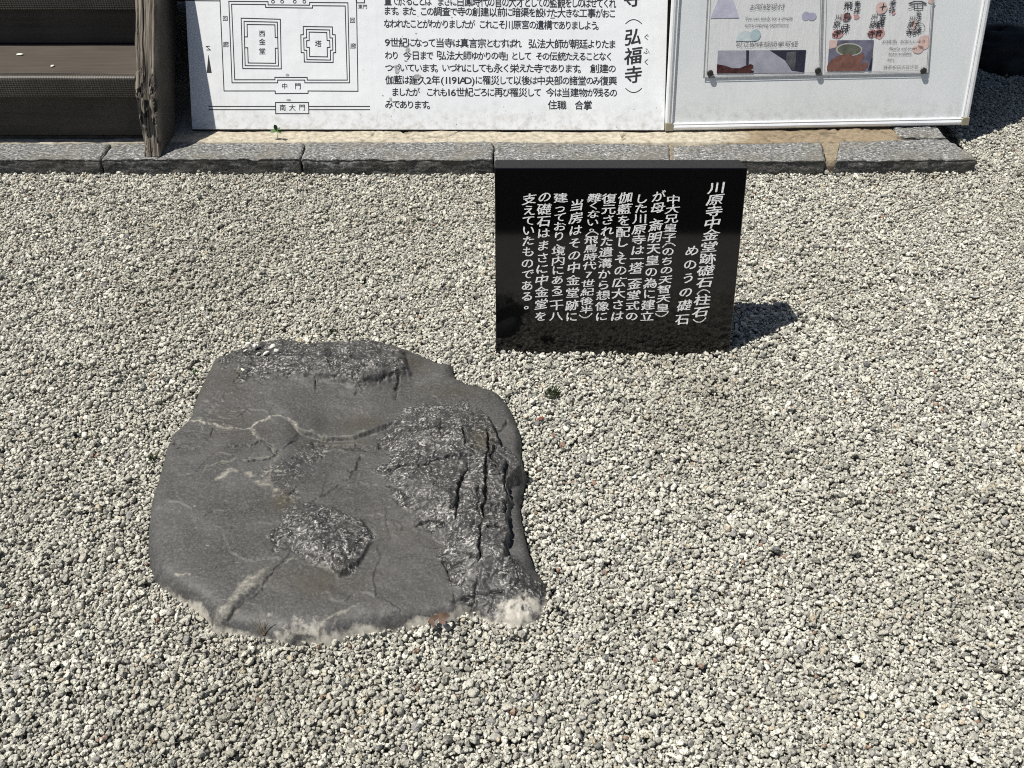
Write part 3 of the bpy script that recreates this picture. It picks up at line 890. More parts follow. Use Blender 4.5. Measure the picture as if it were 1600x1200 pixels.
L_([(168, 290), (195, 312), (172, 312)], w=0.002); L_([(168, 290), (190, 288)], w=0.002)
SIGN_CH = [('回', 288, 115, 34), ('廊', 292, 278, 38), ('回', 1083, 127, 36), ('廊', 1087, 288, 38), ('西', 518, 210, 42), ('金', 519, 262, 44), ('堂', 519, 320, 44), ('塔', 869, 273, 44),
           ('中', 659, 539, 40), ('門', 742, 539, 42), ('南', 647, 673, 42), ('大', 707, 673, 44), ('門', 768, 672, 42), ('東', 1132, 42, 30), ('門', 1161, 42, 28)]
LINES = [("置で於ることは　まさに白鳳時代の官の大才としての監観をしのばせてくれ", 600, 1.0, 962, 5.5, 17.5),
         ("ます。また この調査で寺の創建以前に暗渠を設けた大きな工事がおこ", 600, 17.0, 962, 21.5, 15.5),
         ("なわれたことがわかりましたが これこそ川原宮の遺構でありましよう。", 600, 37, 941, 40, 15.5),
         ("9世紀になって当寺は真言宗とむすばれ　弘法大師が朝廷よりたま", 601, 66.5, 962, 69.5, 16),
         ("わり 今日まで「弘法大師ゆかりの寺」として その伝統たえることなく", 602, 86.5, 957, 88.5, 15.5),
         ("つづいています。いづれにしても永く栄えた寺であります。 創建の", 602, 106, 962, 107.5, 15.5),
         ("伽藍は建久2年(1191AD)に罹災して以後は中央部の諸堂のみ復興", 602, 125, 964, 126.5, 15.5),
         ("ましたが　これも16世紀ごろに再び罹災して 今は当建物が残るの", 612, 144, 964, 145, 15.5),
         ("みであります。", 602, 163, 678, 164, 15.5), ("住職", 856, 164, 885, 164.5, 16), ("合掌", 898, 164.5, 925, 164.5, 16)]
def adv(ch):
    if ch in ' ': return 0.55
    if ch in '　': return 0.8
    if ch in '。、「」': return 0.6
    if ch in '()': return 0.55
    if ch in '1': return 0.40
    if ch.isascii(): return 0.62
    o = ord(ch)
    if 0x3040 <= o <= 0x30ff: return 0.80
    return 1.0
VERT = [('寺', 988.5, -3, 30), ('弘', 989, 58, 27.5), ('福', 989.5, 87.5, 28.5), ('寺', 989.5, 117, 28.5)]
FURI = [('ぐ', 1010, 58, 10.5), ('ふ', 1010, 80, 10.5), ('く', 1010, 97, 10.5)]
load_glyphs([(ch, 0.0, 0.0) for ch in set(''.join(l[0] for l in LINES) + ''.join(c_[0] for c_ in SIGN_CH + FURI) + 'N')])
load_glyphs([(ch, 0.0, 0.0) for ch in '弘福寺'])
SPX = (SB.loc(900, 100) - SB.loc(700, 100)).length / 200
SPY = (SB.loc(800, 60) - SB.loc(800, 140)).length / 80
lt = Ink(0.0007)
for ch, x, y, s_ in SIGN_CH:
    p = A(x, y); lt.char(ch, p.x, p.y, s_ / 4 * SPX, s_ / 4 * SPY)
def sign_line(text, x0, y0, x1, y1, h):
    tot = sum(adv(c_) for c_ in text)
    k, t = (x1 - x0) / tot, 0.0
    for c_ in text:
        a = adv(c_)
        px = x0 + (t + a / 2) * k
        fr = (px - x0) / max(1, x1 - x0)
        p = SB.loc(px, y0 + (y1 - y0) * fr + random.uniform(-.25, .25))
        kana = 0x3040 <= ord(c_) <= 0x30ff
        wch = k * (1.06 if not kana else 0.96) * (1.0 if not c_.isascii() else 1.25)
        if c_ not in ' 　':
            lt.char(c_, p.x, p.y, wch * SPX, h * SPY * (0.98 if not kana else 0.92) * random.uniform(.96, 1.03), weight=0.008, rot=random.uniform(-.02, .02))
        t += a
for l in LINES:
    sign_line(*l)
for ch, x, y, s_ in VERT:
    p = SB.loc(x, y); lt.char(ch, p.x, p.y, s_ * SPX, s_ * SPY, weight=0.016, brush=0.4)
for ch, x, y, s_ in FURI:
    p = SB.loc(x, y); lt.char(ch, p.x, p.y, s_ * SPX, s_ * SPY)
for y0, sgn in ((37, -1), (138, 1)):
    lt.line([SB.loc(990 + 12.5 * t, y0 + sgn * (6.5 - 6.5 * t * t)) for t in np.linspace(-1, 1, 9)], 0.0022)
dr.build('plan_drawing', INK, sign)
lt.build('lettering', INK, sign)
sc = Ink(0.0010)
SCUFF = plain('grey_scuff', (0.33, 0.33, 0.33), 0.6, vary=0.4, scale=150)
for i, (x, y, rx, ry) in enumerate([(637, 78, 3.4, 4), (620, 111, 3.2, 5), (618, 104, 2, 2), (652, 120, 5, 4.2), (634, 95, 2.5, 1), (449, 117, 2.5, 1.6), (451, 156, 3, 1.3), (650, 52, 1.5, .8), (863, 28, 4, 1), (711, 6, 1, 2), (706, 27, 1.4, .8), (598, 149, 1.3, .8), (610, 155, 2, 3)]):
    p = SB.loc(x, y); sc.blob(p.x, p.y, rx * SPX, ry * SPY, i, 0.5)
for i in range(60):
    x, y = random.uniform(560, 1030), random.uniform(165, 198) if i % 2 else random.uniform(0, 198)
    p = SB.loc(x, y); sc.blob(p.x, p.y, random.uniform(.2, .9) * SPX, random.uniform(.15, .6) * SPY, i + 40, 0.6, 8)
sc.build('scuff_marks', SCUFF, sign)

# ------------------------------------------------------------------ the whiteboard
WB = Board(at(1039, 204, ZK + 0.002), at(1511.5, 195, ZK + 0.004), R(12.5))
wb = WB.thing('whiteboard', 'aluminium framed whiteboard with two notices pinned on it by black magnets', 'whiteboard')
m = NT('whiteboard_enamel', Roughness=0.3)
c = m.coord()
m.set('Base Color', grime(m, m.ramp(m.noise(c, 4, 4), [(0.3, (0.79, 0.83, 0.845)), (0.7, (0.87, 0.905, 0.92))]), 0.6))
m.bump(m.noise(c, 4, 2), 0.2, 0.008)
hw = WB.w / 2
WH = 1.30
b = bmesh.new(); box_bm(b, (-hw + 0.012, 0.012, -0.012), (hw - 0.012, WH - 0.012, 0.0)); bm_obj('panel', b, m.m, wb)
m = NT('anodised_aluminium', Metallic=0.25, Roughness=0.35)
m.set('Base Color', m.ramp(m.noise(m.coord(), 20, 3), [(0.3, (0.74, 0.76, 0.79)), (0.7, (0.86, 0.88, 0.90))]))
ALU = m.m
def frame_bar(p0, p1, out):
    """profile bar from p0 to p1 in the board plane; out points outwards."""
    d = (p1 - p0).normalized()
    prof = [(0.0, 0.0), (0.0, 0.004), (-0.003, 0.006), (-0.006, 0.0045), (-0.008, 0.006), (-0.013, 0.0085), (-0.019, 0.0075), (-0.023, 0.003), (-0.0235, 0.0005), (-0.0235, -0.014), (0.0, -0.014)]
    prof = [(-0.0235 - a, z) for a, z in prof]
    v = []
    for p in (p0, p1):
        for a, z in prof:
            q = p + out * a
            v.append((q.x, q.y, z))
    n = len(prof)
    f = [(i, (i + 1) % n, n + (i + 1) % n, n + i) for i in range(n)] + [tuple(range(n)), tuple(range(2 * n - 1, n - 1, -1))]
    return v, f
V2 = lambda x, y: Vector((x, y))
cc = 0.026
for p0, p1, out in ((V2(-hw + cc, 0), V2(hw - cc, 0), V2(0, -1)), (V2(-hw, cc), V2(-hw, WH - cc), V2(-1, 0)), (V2(hw, cc), V2(hw, WH - cc), V2(1, 0)), (V2(-hw + cc, WH), V2(hw - cc, WH), V2(0, 1))):
    v, f = frame_bar(p0, p1, out)
    o = mesh_obj('frame_bar', v, f, ALU, wb)
    bb = bmesh.new(); bb.from_mesh(o.data); bmesh.ops.recalc_face_normals(bb, faces=bb.faces); bb.to_mesh(o.data); bb.free()
CAPM = plain('beige_plastic', (0.30, 0.275, 0.20), 0.45, vary=0.1)
for sx in (-1, 1):
    for y0 in (0, WH):
        b = bmesh.new()
        sy = 1 if y0 == 0 else -1
        pts = [(0, 0), (0.0265, 0), (0.0265, 0.021), (0.021, 0.0265), (0, 0.0265)]
        lo = [b.verts.new((sx * (hw + 0.0008 - a), y0 + sy * (c_ - 0.0008), -0.0145)) for a, c_ in pts]
        hi = [b.verts.new((sx * (hw + 0.0008 - a), y0 + sy * (c_ - 0.0008), 0.0092)) for a, c_ in pts]
        b.faces.new(lo); b.faces.new(hi[::-1])
        for i in range(5):
            b.faces.new((lo[i], lo[(i + 1) % 5], hi[(i + 1) % 5], hi[i]))
        bmesh.ops.recalc_face_normals(b, faces=b.faces)
        bm_obj('corner_cap', b, CAPM, wb, 0.002, 2)
WPX = (WB.loc(1400, 60) - WB.loc(1150, 60)).length / 250
WPY = (WB.loc(1280, 20) - WB.loc(1280, 120)).length / 100
# the two notices under clear film
def lam(name, col):
    m = NT(name, Roughness=0.22)
    m.set('Coat Weight', 0.5); m.set('Coat Roughness', 0.1)
    c = m.coord()
    st = m.n('ShaderNodeMapping', ins={'Vector': c, 'Scale': (30, 7, 1), 'Rotation': (0, 0, R(-12))})
    n = m.noise(st, 1.6, 4, 0.6, 0.8)
    m.set('Base Color', m.ramp(n, [(0.3, tuple(v * 0.95 for v in col)), (0.68, col)]))
    m.bump(n, 0.25, 0.004)
    return m.m
PAPER = lam('laminated_paper', (0.84, 0.85, 0.865))
FILM = plain('grey_film_edge', (0.36, 0.37, 0.38), 0.35, vary=0.2, scale=120)
LAV, LAV2 = plain('lavender_print', (0.56, 0.56, 0.69), 0.4), plain('violet_print', (0.46, 0.45, 0.60), 0.4)
AQU, AQU2 = plain('pale_aqua_print', (0.62, 0.70, 0.73), 0.4), plain('aqua_print', (0.45, 0.57, 0.61), 0.4)
PINK, RED = plain('peach_print', (0.72, 0.53, 0.49), 0.4), plain('red_stamp', (0.64, 0.36, 0.34), 0.5, vary=0.3, scale=150)
def strip_mesh(name, quad, z, mat, parent, amp=0.0005, n=24, thick=0.0006):
    """slightly buckled sheet through the four board-local corners bl, br, tr, tl."""
    P = np.zeros((n, n, 3))
    for i in range(n):
        for j in range(n):
            s, t = j / (n - 1), i / (n - 1)
            p = (quad[0] * (1 - s) + quad[1] * s) * (1 - t) + (quad[3] * (1 - s) + quad[2] * s) * t
            P[i, j] = (p.x, p.y, z + amp * float(fbm(np.array(p.x * 26 + p.y * 6), np.array(p.y * 5), 2, 19)))
    P[0, :, 2] = z; P[-1, :, 2] = z
    return grid_obj(name, P, mat, parent)
W = WB.loc
def ext(p, q):                     # continue the edge q->p above the picture to full poster height
    d = (p - q).normalized()
    return q + d * 0.60
posters = []
bl, br, tr0, tl0 = W(1099, 121), W(1281, 117), W(1284, 0), W(1105, 0)
p1 = WB.thing('poster', 'film covered notice with a lavender triangle and a sutra copying photo', 'poster')
strip_mesh('sheet', [bl, br, ext(tr0, br), ext(tl0, bl)], 0.0032, PAPER, p1)
bl2, br2, tr2, tl2 = W(1283, 117), W(1449, 114), W(1457, 0), W(1286, 0)
p2 = WB.thing('poster', 'film covered notice with brush calligraphy, red seals and a tea bowl photo', 'poster')
strip_mesh('sheet', [bl2, br2, ext(tr2, br2), ext(tl2, bl2)], 0.0032, PAPER, p2)
for pr, q in ((p1, (bl, br, ext(tr0, br), ext(tl0, bl))), (p2, (bl2, br2, ext(tr2, br2), ext(tl2, bl2)))):
    k = Ink(0.0043)
    k.line([q[3], q[0], q[1], q[2]], 0.0035)
    k.line([q[3] + V2(0.009, 0), q[0] + V2(0.009, 0.008), q[1] + V2(-0.006, 0.008), q[2] + V2(-0.006, 0)], 0.0012)
    k.build('film_edge', FILM, pr)
B1 = lambda x, y: W(1090 + x / 8.0, y / 8.0)
B2 = lambda x, y: W(1270 + x / 7.619, y / 7.619)
Z1 = 0.0041
k = Ink(Z1); k.poly([B1(155, 225), B1(515, 220), B1(440, -10), B1(300, -40), B1(255, -10)]); k.build('printed_triangle', LAV, p1)
k = Ink(Z1)
a, c_ = B1(1350, 200), B1(1425, 205)
k.blob(a.x, a.y, 52 / 8 * WPX, 54 / 8 * WPY, 2, .05); k.build('printed_blob', LAV2, p1)
k = Ink(Z1 + 0.0002); k.blob(c_.x, c_.y, 54 / 8 * WPX, 48 / 8 * WPY, 3, .05); k.build('printed_blob', LAV2, p1)
k = Ink(Z1); k.poly([B1(470 + 0, 510)] + [B1(600 + 130 * math.cos(t), 510 - 125 * math.sin(t)) for t in np.linspace(math.pi, 0, 16)] + [B1(730, 510)]); k.build('printed_dome', AQU, p1)
k = Ink(Z1 + 0.0002); a = B1(718, 437); k.blob(a.x, a.y, 66 / 8 * WPX, 70 / 8 * WPY, 4, .03); k.build('printed_dot', AQU2, p1)
POST1 = [('お写経受付', 650, 88, 1085, 84, 84), ('可立即体験簡単写経', 470, 553, 1250, 550, 78)]
LAT1 = [('You can easily try a simple', 590, 248, 1180, 244, 56), ('sutra-copying experience', 583, 330, 1130, 326, 56)]
POST2 = [('お抹茶、おまんじゅう', 820, 495, 1335, 490, 48), ('抹茶和日式豆沙包', 832, 800, 1250, 792, 50)]
LAT2 = [('Matcha and sweet', 900, 592, 1230, 588, 50), ('beans available', 893, 655, 1165, 652, 50), ('here', 880, 722, 960, 720, 46)]
CALL = [('飛', 415, 65, 105), ('鳥', 400, 195, 95), ('三', 390, 262, 70), ('昧', 375, 345, 110), ('川', 300, 205, 75), ('原', 278, 290, 85), ('寺', 275, 400, 95), ('奉', 525, 45, 75), ('拝', 517, 125, 75),
        ('十', 825, 85, 85), ('一', 820, 165, 70), ('面', 822, 215, 70), ('観', 795, 290, 95), ('音', 778, 395, 85), ('川', 728, 195, 75), ('原', 712, 290, 85), ('寺', 690, 400, 95), ('奉', 945, 35, 75), ('拝', 935, 115, 75),
        ('弘', 1258, 150, 65), ('法', 1252, 215, 70), ('大', 1240, 285, 75), ('師', 1232, 370, 95), ('川', 1178, 215, 65), ('原', 1160, 290, 75), ('寺', 1140, 385, 85)]
load_glyphs([(ch, -0.012, 0.0) for ch in ''.join(p[0] for p in POST1 + POST2)] + [(t[0], -0.008, 0.25) for t in LAT1 + LAT2] + [(ch[0], 0.0, 0.0) for ch in CALL])
def post_line(k, B, sc_, text, x0, y0, x1, y1, h):
    tot = sum(adv(c_) for c_ in text); kk = (x1 - x0) / tot; t = 0
    for c_ in text:
        a = adv(c_); fr = (t + a / 2) / tot
        p = B(x0 + fr * (x1 - x0), y0 + fr * (y1 - y0))
        k.char(c_, p.x, p.y, kk / sc_ * WPX * 1.05, h / sc_ * WPY, thin=-0.012, brush=0.2)
        t += a
k1_, k2_ = Ink(0.0048), Ink(0.0048)
for t in POST1: post_line(k1_, B1, 8.0, *t)
for t, x0, y0, x1, y1, h in LAT1:
    p, q = B1(x0, y0), B1(x1, y1); k1_.block(t, p.x, p.y, q.x, h / 8 * WPY, 0.25, -0.008, dy=q.y - p.y)
for t in POST2: post_line(k2_, B2, 7.619, *t)
for t, x0, y0, x1, y1, h in LAT2:
    p, q = B2(x0, y0), B2(x1, y1); k2_.block(t, p.x, p.y, q.x, h / 7.619 * WPY, 0.25, -0.008, dy=q.y - p.y)
for ch, x, y, s_ in CALL:
    p = B2(x, y); k2_.char(ch, p.x, p.y, s_ * 1.05 / 7.619 * WPX, s_ / 7.619 * WPY, weight=0.006, brush=1.6)
k1_.build('lettering', INK, p1); k2_.build('lettering', INK, p2)
for i, (x, y, rx, ry) in enumerate([(515, 200, 32, 28), (395, 205, 55, 45), (290, 405, 65, 55), (955, 150, 22, 26), (705, 400, 55, 50), (790, 400, 55, 60)]):
    p = B2(x, y); k = Ink(Z1); k.blob(p.x, p.y, rx / 7.619 * WPX, ry / 7.619 * WPY, i, 0.25); k.build('red_seal', RED, p2)
for i, (x, y, rx, ry) in enumerate([(812, 95, 68, 75), (1405, 15, 40, 25), (1320, 500, 78, 85), (1245, 585, 65, 50), (1195, 290, 32, 60)]):
    p = B2(x, y); k = Ink(Z1 + 0.0001); k.blob(p.x, p.y, rx / 7.619 * WPX, ry / 7.619 * WPY, i + 9, 0.12); k.build('peach_wash', PINK, p2)
k = Ink(0.0047)                                                         # faint drawing of a hall above the third column
k.line([B2(x, y) for x, y in ((1140, 40), (1200, 18), (1290, 18), (1340, 42))], 0.004)
k.line([B2(x, y) for x, y in ((1150, 45), (1330, 48))], 0.003); k.line([B2(x, y) for x, y in ((1200, 50), (1200, 100), (1300, 102), (1300, 50))], 0.003)
k.line([B2(x, y) for x, y in ((1240, 55), (1240, 100))], 0.002); k.line([B2(x, y) for x, y in ((1130, 105), (1190, 85))], 0.002)
k.line([B2(1285 + 42 * math.cos(t), 330 + 52 * math.sin(t)) for t in np.linspace(-2.2, 2.2, 14)], 0.0012)
k.build('hall_sketch', plain('grey_ink', (0.12, 0.12, 0.13), 0.6, vary=0.5, scale=200), p2)
# printed photographs
def prints(parent, B, name, polys):
    for i, (nm, col, pts) in enumerate(polys):
        k = Ink(0.0043 + 0.00012 * i); k.poly([B(*p) for p in pts]); k.build(nm, col, parent)
NAVY, GREYV = plain('print_navy', (0.035, 0.035, 0.06), 0.3), plain('print_grey_violet', (0.38, 0.39, 0.46), 0.3, vary=0.15, scale=30)
MAROON, GREYD = plain('print_maroon', (0.075, 0.03, 0.03), 0.3, vary=0.5, scale=90), plain('print_dark_grey', (0.10, 0.10, 0.115), 0.3, vary=0.4, scale=60)
prints(p1, B1, 'p', [('photo_print', GREYV, [(235, 915), (1325, 905), (1352, 622), (250, 630)]),
                    ('photo_sleeve', NAVY, [(895, 626), (1350, 623), (1325, 905), (1170, 880), (1090, 755)]),
                    ('photo_stripes', GREYD, [(1110, 650), (1230, 640), (1210, 870), (1180, 870), (1095, 770)]),
                    ('photo_brush', NAVY, [(603, 626), (638, 626), (632, 830), (603, 830)]),
                    ('photo_fingers', MAROON, [(235, 915), (238, 800), (330, 815), (430, 850), (520, 850), (600, 815), (660, 798), (692, 815), (690, 850), (655, 868), (700, 885), (690, 910)])])
SKIN, CREAM = plain('print_skin', (0.21, 0.105, 0.088), 0.3, vary=0.25, scale=60), plain('print_rim', (0.5, 0.48, 0.42), 0.3)
TEA, VIOL = plain('print_tea', (0.13, 0.14, 0.11), 0.3, vary=0.3, scale=60), plain('print_violet', (0.17, 0.17, 0.24), 0.3, vary=0.45, scale=30)
ell = lambda cx, cy, rx, ry, n=22: [(cx + rx * math.cos(t), cy + ry * math.sin(t)) for t in np.linspace(0, 6.283, n + 1)[:-1]]
prints(p2, B2, 'p', [('photo_print', VIOL, [(165, 845), (685, 838), (722, 475), (195, 478)]),
                    ('photo_table', PINK, [(195, 478), (290, 478), (275, 560), (190, 580)]),
                    ('photo_rim', CREAM, ell(425, 588, 158, 78)), ('photo_tea', TEA, ell(427, 588, 140, 64)),
                    ('photo_hand', SKIN, [(163, 845), (165, 780), (225, 700), (330, 650), (440, 635), (470, 665), (545, 655), (600, 625), (600, 680), (560, 750), (640, 740), (655, 790), (600, 842)]),
                    ('photo_corner', NAVY, [(690, 700), (708, 640), (690, 838), (650, 838)])])
MAG = plain('black_magnet', (0.035, 0.033, 0.028), 0.4)
for (x, y), lb in (((1109, 114), 'round black magnet holding the lower left corner of the lavender notice'), ((1277, 110), 'round black magnet between the two notices'), ((1441.5, 110), 'round black magnet holding the lower right corner of the calligraphy notice')):
    p = W(x, y)
    b = bmesh.new()
    bmesh.ops.create_cone(b, cap_ends=True, segments=28, radius1=0.0105, radius2=0.0095, depth=0.005)
    q = WB.o + WB.M @ Vector((p.x, p.y, 0.0078))
    o = bm_obj('magnet', b, MAG, None, 0.0012, 2, True)
    o.location = q; o.rotation_euler = WB.M.to_euler()
    tag(o, lb, 'magnet', 'magnets pinning the notices')

# ------------------------------------------------------------------ black granite plaque
lean = math.atan2(((P_TL + P_TR) / 2 - (P_BL + P_BR) / 2).y, ((P_TL + P_TR) / 2 - (P_BL + P_BR) / 2).z)
print('plaque lean', math.degrees(lean))
PBD = Board(P_BL, P_BR, lean)
plaque = PBD.thing('stone_plaque', 'polished black granite plaque engraved with white vertical Japanese text, standing in the gravel', 'plaque')
m = NT('polished_black_granite', Roughness=0.045)
m.set('Base Color', m.ramp(m.noise(m.coord(), 700, 2), [(0.5, (0.003, 0.003, 0.0032)), (0.8, (0.010, 0.010, 0.011))]))
m.set('IOR', 1.5)
ph = (PBD.loc(975, 262.5)).y
hw = PBD.w / 2
b = bmesh.new(); box_bm(b, (-hw, -0.06, -0.085), (hw, ph, 0)); slab = bm_obj('slab', b, m.m, plaque, 0.0022, 3)
slab.data.materials.append(plain('honed_black_granite', (0.010, 0.010, 0.011), 0.55, spec=0.2, vary=0.4, scale=300))
for p in slab.data.polygons:
    if abs(p.normal.z) < 0.6:
        p.material_index = 1
TCOL = [("川原寺中金堂跡礎石(柱石)", (1120, 293.5), (1093, 501), 1.0, 24.5),
        ("めのうの礎石", (1081, 392), (1066, 499), 1.0, 21.5),
        ("中大兄皇子(のちの天智天皇)", (1052, 312), (1034, 492), 1.0, 20.5),
        ("が母、斎明天皇の為に建立", (1029, 307), (1011, 494), 1.0, 21),
        ("した川原寺は一塔二金堂式の", (1003, 310), (987, 494), 1.0, 21),
        ("伽藍を配し、その広大さは", (977, 309), (964, 494), 1.0, 21),
        ("復元された遺溝から想像に", (952, 310), (940, 494), 1.0, 21),
        ("難くない。(飛鳥時代7世紀後半)", (929, 309), (915, 494), 1.0, 20),
        ("当房はその中金堂跡に", (901, 321), (893, 495), 1.0, 20.5),
        ("建っており、境内にある二十八", (876, 309), (869, 494), 1.0, 20.5),
        ("の礎石はまさに中金堂を", (851, 308), (845, 494), 1.0, 20.5),
        ("支えていたものである。", (827, 311), (823, 477), 1.0, 20.5)]
load_glyphs([(ch, 0.0, 0.0) for ch in set(''.join(t[0] for t in TCOL))])
PPX = (PBD.loc(1100, 400) - PBD.loc(850, 400)).length / 250
PPY = (PBD.loc(975, 320) - PBD.loc(975, 480)).length / 160
def vadv(ch):
    if ch in '()': return 0.5
    if ch in '、。': return 0.55
    if ch in 'くにしてりい': return 0.86
    if ch in '一二': return 0.62
    return 1.0
tx = Ink(0.0009)
for text, (x0, y0), (x1, y1), _, sz in TCOL:
    ad = [vadv(c_) for c_ in text]
    cen = np.cumsum(ad) - np.array(ad) / 2
    cen = (cen - cen[0]) / (cen[-1] - cen[0])
    unit = math.hypot(x1 - x0, y1 - y0) / (sum(ad) - (ad[0] + ad[-1]) / 2)
    for ch, t in zip(text, cen):
        x, y = x0 + (x1 - x0) * t, y0 + (y1 - y0) * t
        p = PBD.loc(x, y)
        kana = 0x3040 <= ord(ch) <= 0x309f
        s_ = sz * (0.93 if kana else 1.0)
        w_, h_ = s_ * PPX * 1.10, min(s_ * 0.88, unit * 0.97) * PPY
        if ch in '()':
            sg = -1 if ch == '(' else 1
            tx.line([PBD.loc(x + 9.5 * q + sg * 0, y + sg * (2.2 - 5.2 * q * q) - 1.3 * q) for q in np.linspace(-1, 1, 9)], 0.0026)
            continue
        if ch in '、。':
            p = PBD.loc(x + 6, y - 1)
        tx.char(ch, p.x, p.y, w_, h_, weight=0.017, brush=1.4, rot=random.uniform(-.03, .03))
m = NT('engraved_white_fill', Roughness=0.7)
m.set('Base Color', m.ramp(m.noise(m.coord(), 420, 3), [(0.33, (0.66, 0.67, 0.69)), (0.6, (0.92, 0.92, 0.92))]))
m.bump(m.noise(m.coord(), 500, 2), 0.6, 0.002)
tx.build('lettering', m.m, plaque)

# ------------------------------------------------------------------ wooden steps
m = NT('weathered_wood', Roughness=0.85)
c = m.coord()
gr_ = m.n('ShaderNodeMapping', ins={'Vector': c, 'Scale': (120, 5, 5)})
w1 = m.noise(gr_, 1.0, 6, 0.65, 0.4)
w2 = m.noise(m.coord(scale=(260, 9, 9)), 1.0, 3)
wc = m.ramp(w1, [(0.30, (0.020, 0.016, 0.012)), (0.42, (0.085, 0.071, 0.056)), (0.55, (0.175, 0.152, 0.124)), (0.7, (0.29, 0.265, 0.225))])
wc = m.mix(m.math('MULTIPLY', m.attr('rot'), 1.0, True), wc, (0.008, 0.007, 0.006))  # near-black rot; the colour also paints the dark of its shallow holes
wc = m.mix(m.math('MULTIPLY', m.attr('side'), 0.85, True), wc, (0.040, 0.034, 0.028))  # sides painted darker, their shade put into the wood colour
m.set('Base Color', wc)
m.bump(m.math('ADD', w1, w2), 0.8, 0.004)
BEAM = m.m
def board_mat(name, cols, sx=2.5, bump=0.0015):
    m = NT(name, Roughness=0.7)
    g_ = m.coord(scale=(sx, 60, 60))
    n = m.noise(g_, 1.0, 5, 0.6, 0.3)
    big = m.noise(m.coord(), 5, 3)
    col = m.ramp(n, [(0.3, cols[0]), (0.7, cols[1])])
    col = m.mix(m.ramp(big, [(0.45, 0.0), (0.75, 0.5)]), col, cols[2])
    m.set('Base Color', col); m.bump(n, 0.5, bump)
    return m.m
RISER = board_mat('grey_riser_wood', ((0.034, 0.030, 0.025), (0.070, 0.062, 0.052), (0.100, 0.090, 0.077)))
TREAD = board_mat('brown_tread_mat', ((0.040, 0.031, 0.025), (0.062, 0.049, 0.040), (0.080, 0.067, 0.057)), 6)
m = NT('ribbed_nosing_rubber', Roughness=0.6)
ck = m.n('ShaderNodeTexVoronoi', out=None, ins={'Vector': m.coord(scale=(125, 150, 150), rot=(0, 0, 0)), 'Scale': 1.0, 'Randomness': 0.12}).outputs['Distance']
m.set('Base Color', m.mix(m.ramp(ck, [(0.2, 0.0), (0.55, 1.0)]), (0.105, 0.092, 0.078), (0.024, 0.021, 0.018)))
m.bump(ck, 0.6, 0.002)
NOSE = m.m
stairs = thing('wooden_steps', 'dark worn wooden temple steps with ribbed rubber nosings, left of the boards', 'steps', (-1.6, KB + 0.02, ZK))
so_ = Vector((-1.6, KB + 0.02, ZK))
def sbox(name, lo, hi, mat, bevel=0.004, seg=2):
    b = bmesh.new(); box_bm(b, Vector(lo) - so_, Vector(hi) - so_)
    return bm_obj(name, b, mat, stairs, bevel, seg)
XR = at(221, 245, ZK).x - 0.004
XL = -3.0
RY = KB + 0.025                                       # face of the bottom board
zb, zt_ = z_at(212, RY), z_at(155, RY)
NY = RY - 0.03
n0, n1_ = z_at(151, NY), z_at(120, NY)
rise = None
sbox('riser', (XL, RY, zb), (XR, RY + 0.03, n0), RISER)
sbox('foot_stone', (XL, RY + 0.008, ZK - 0.02), (XR, RY + 0.10, zb - 0.003), plain('dirty_stone', (0.07, 0.065, 0.055), 0.9, vary=0.5, scale=35), 0.003)
t1b = at(200, 71, n1_).y
def nosing(Y, z0, z1):
    """rounded rubber nosing along the tread edge."""
    n = 10
    prof = [(Y, z0)] + [(Y + 0.012 - 0.012 * math.cos(t), z1 - 0.012 + 0.012 * math.sin(t)) for t in np.linspace(0, math.pi / 2, n)] + [(Y + 0.03, z1 + 0.0005), (Y + 0.03, z0)]
    xs_ = np.linspace(XL, XR, 60)
    P = np.zeros((len(prof), 60, 3))
    for i, (y, z) in enumerate(prof):
        P[i, :, 0] = xs_; P[i, :, 1] = y + 0.0015 * fbm(xs_ * 9, xs_ * 0 + i * .1, 2, 5); P[i, :, 2] = z + 0.002 * fbm(xs_ * 6, xs_ * 0, 2, 8)
    return grid_obj('nosing', P - np.array(so_), NOSE, stairs)
nosing(NY, n0, n1_)
sbox('tread', (XL, NY + 0.026, n1_ - 0.03), (XR, t1b + 0.03, n1_), TREAD, 0.003)
N2Y = t1b - 0.012
m0, m1_ = z_at(15, N2Y), z_at(-15, N2Y)
sbox('riser', (XL, t1b + 0.012, n1_ + 0.002), (XR, t1b + 0.04, m0), RISER)
nosing(N2Y, m0, m1_)
t2b = t1b + (t1b - NY)
sbox('tread', (XL, N2Y + 0.026, m1_ - 0.03), (XR, t2b + 0.03, m1_), TREAD, 0.003)
dz_ = m1_ - n1_
for k in (1, 2):
    yy, zz = t2b + (k - 1) * (t1b - NY), m1_ + (k - 1) * dz_
    sbox('riser', (XL, yy + 0.012, zz + 0.002), (XR, yy + 0.04, zz + dz_ - 0.065), RISER)
    nosing(yy - 0.012, zz + dz_ - 0.065, zz + dz_)
    sbox('tread', (XL, yy + 0.014, zz + dz_ - 0.03), (XR, yy + (t1b - NY) + 0.03, zz + dz_), TREAD, 0.003)
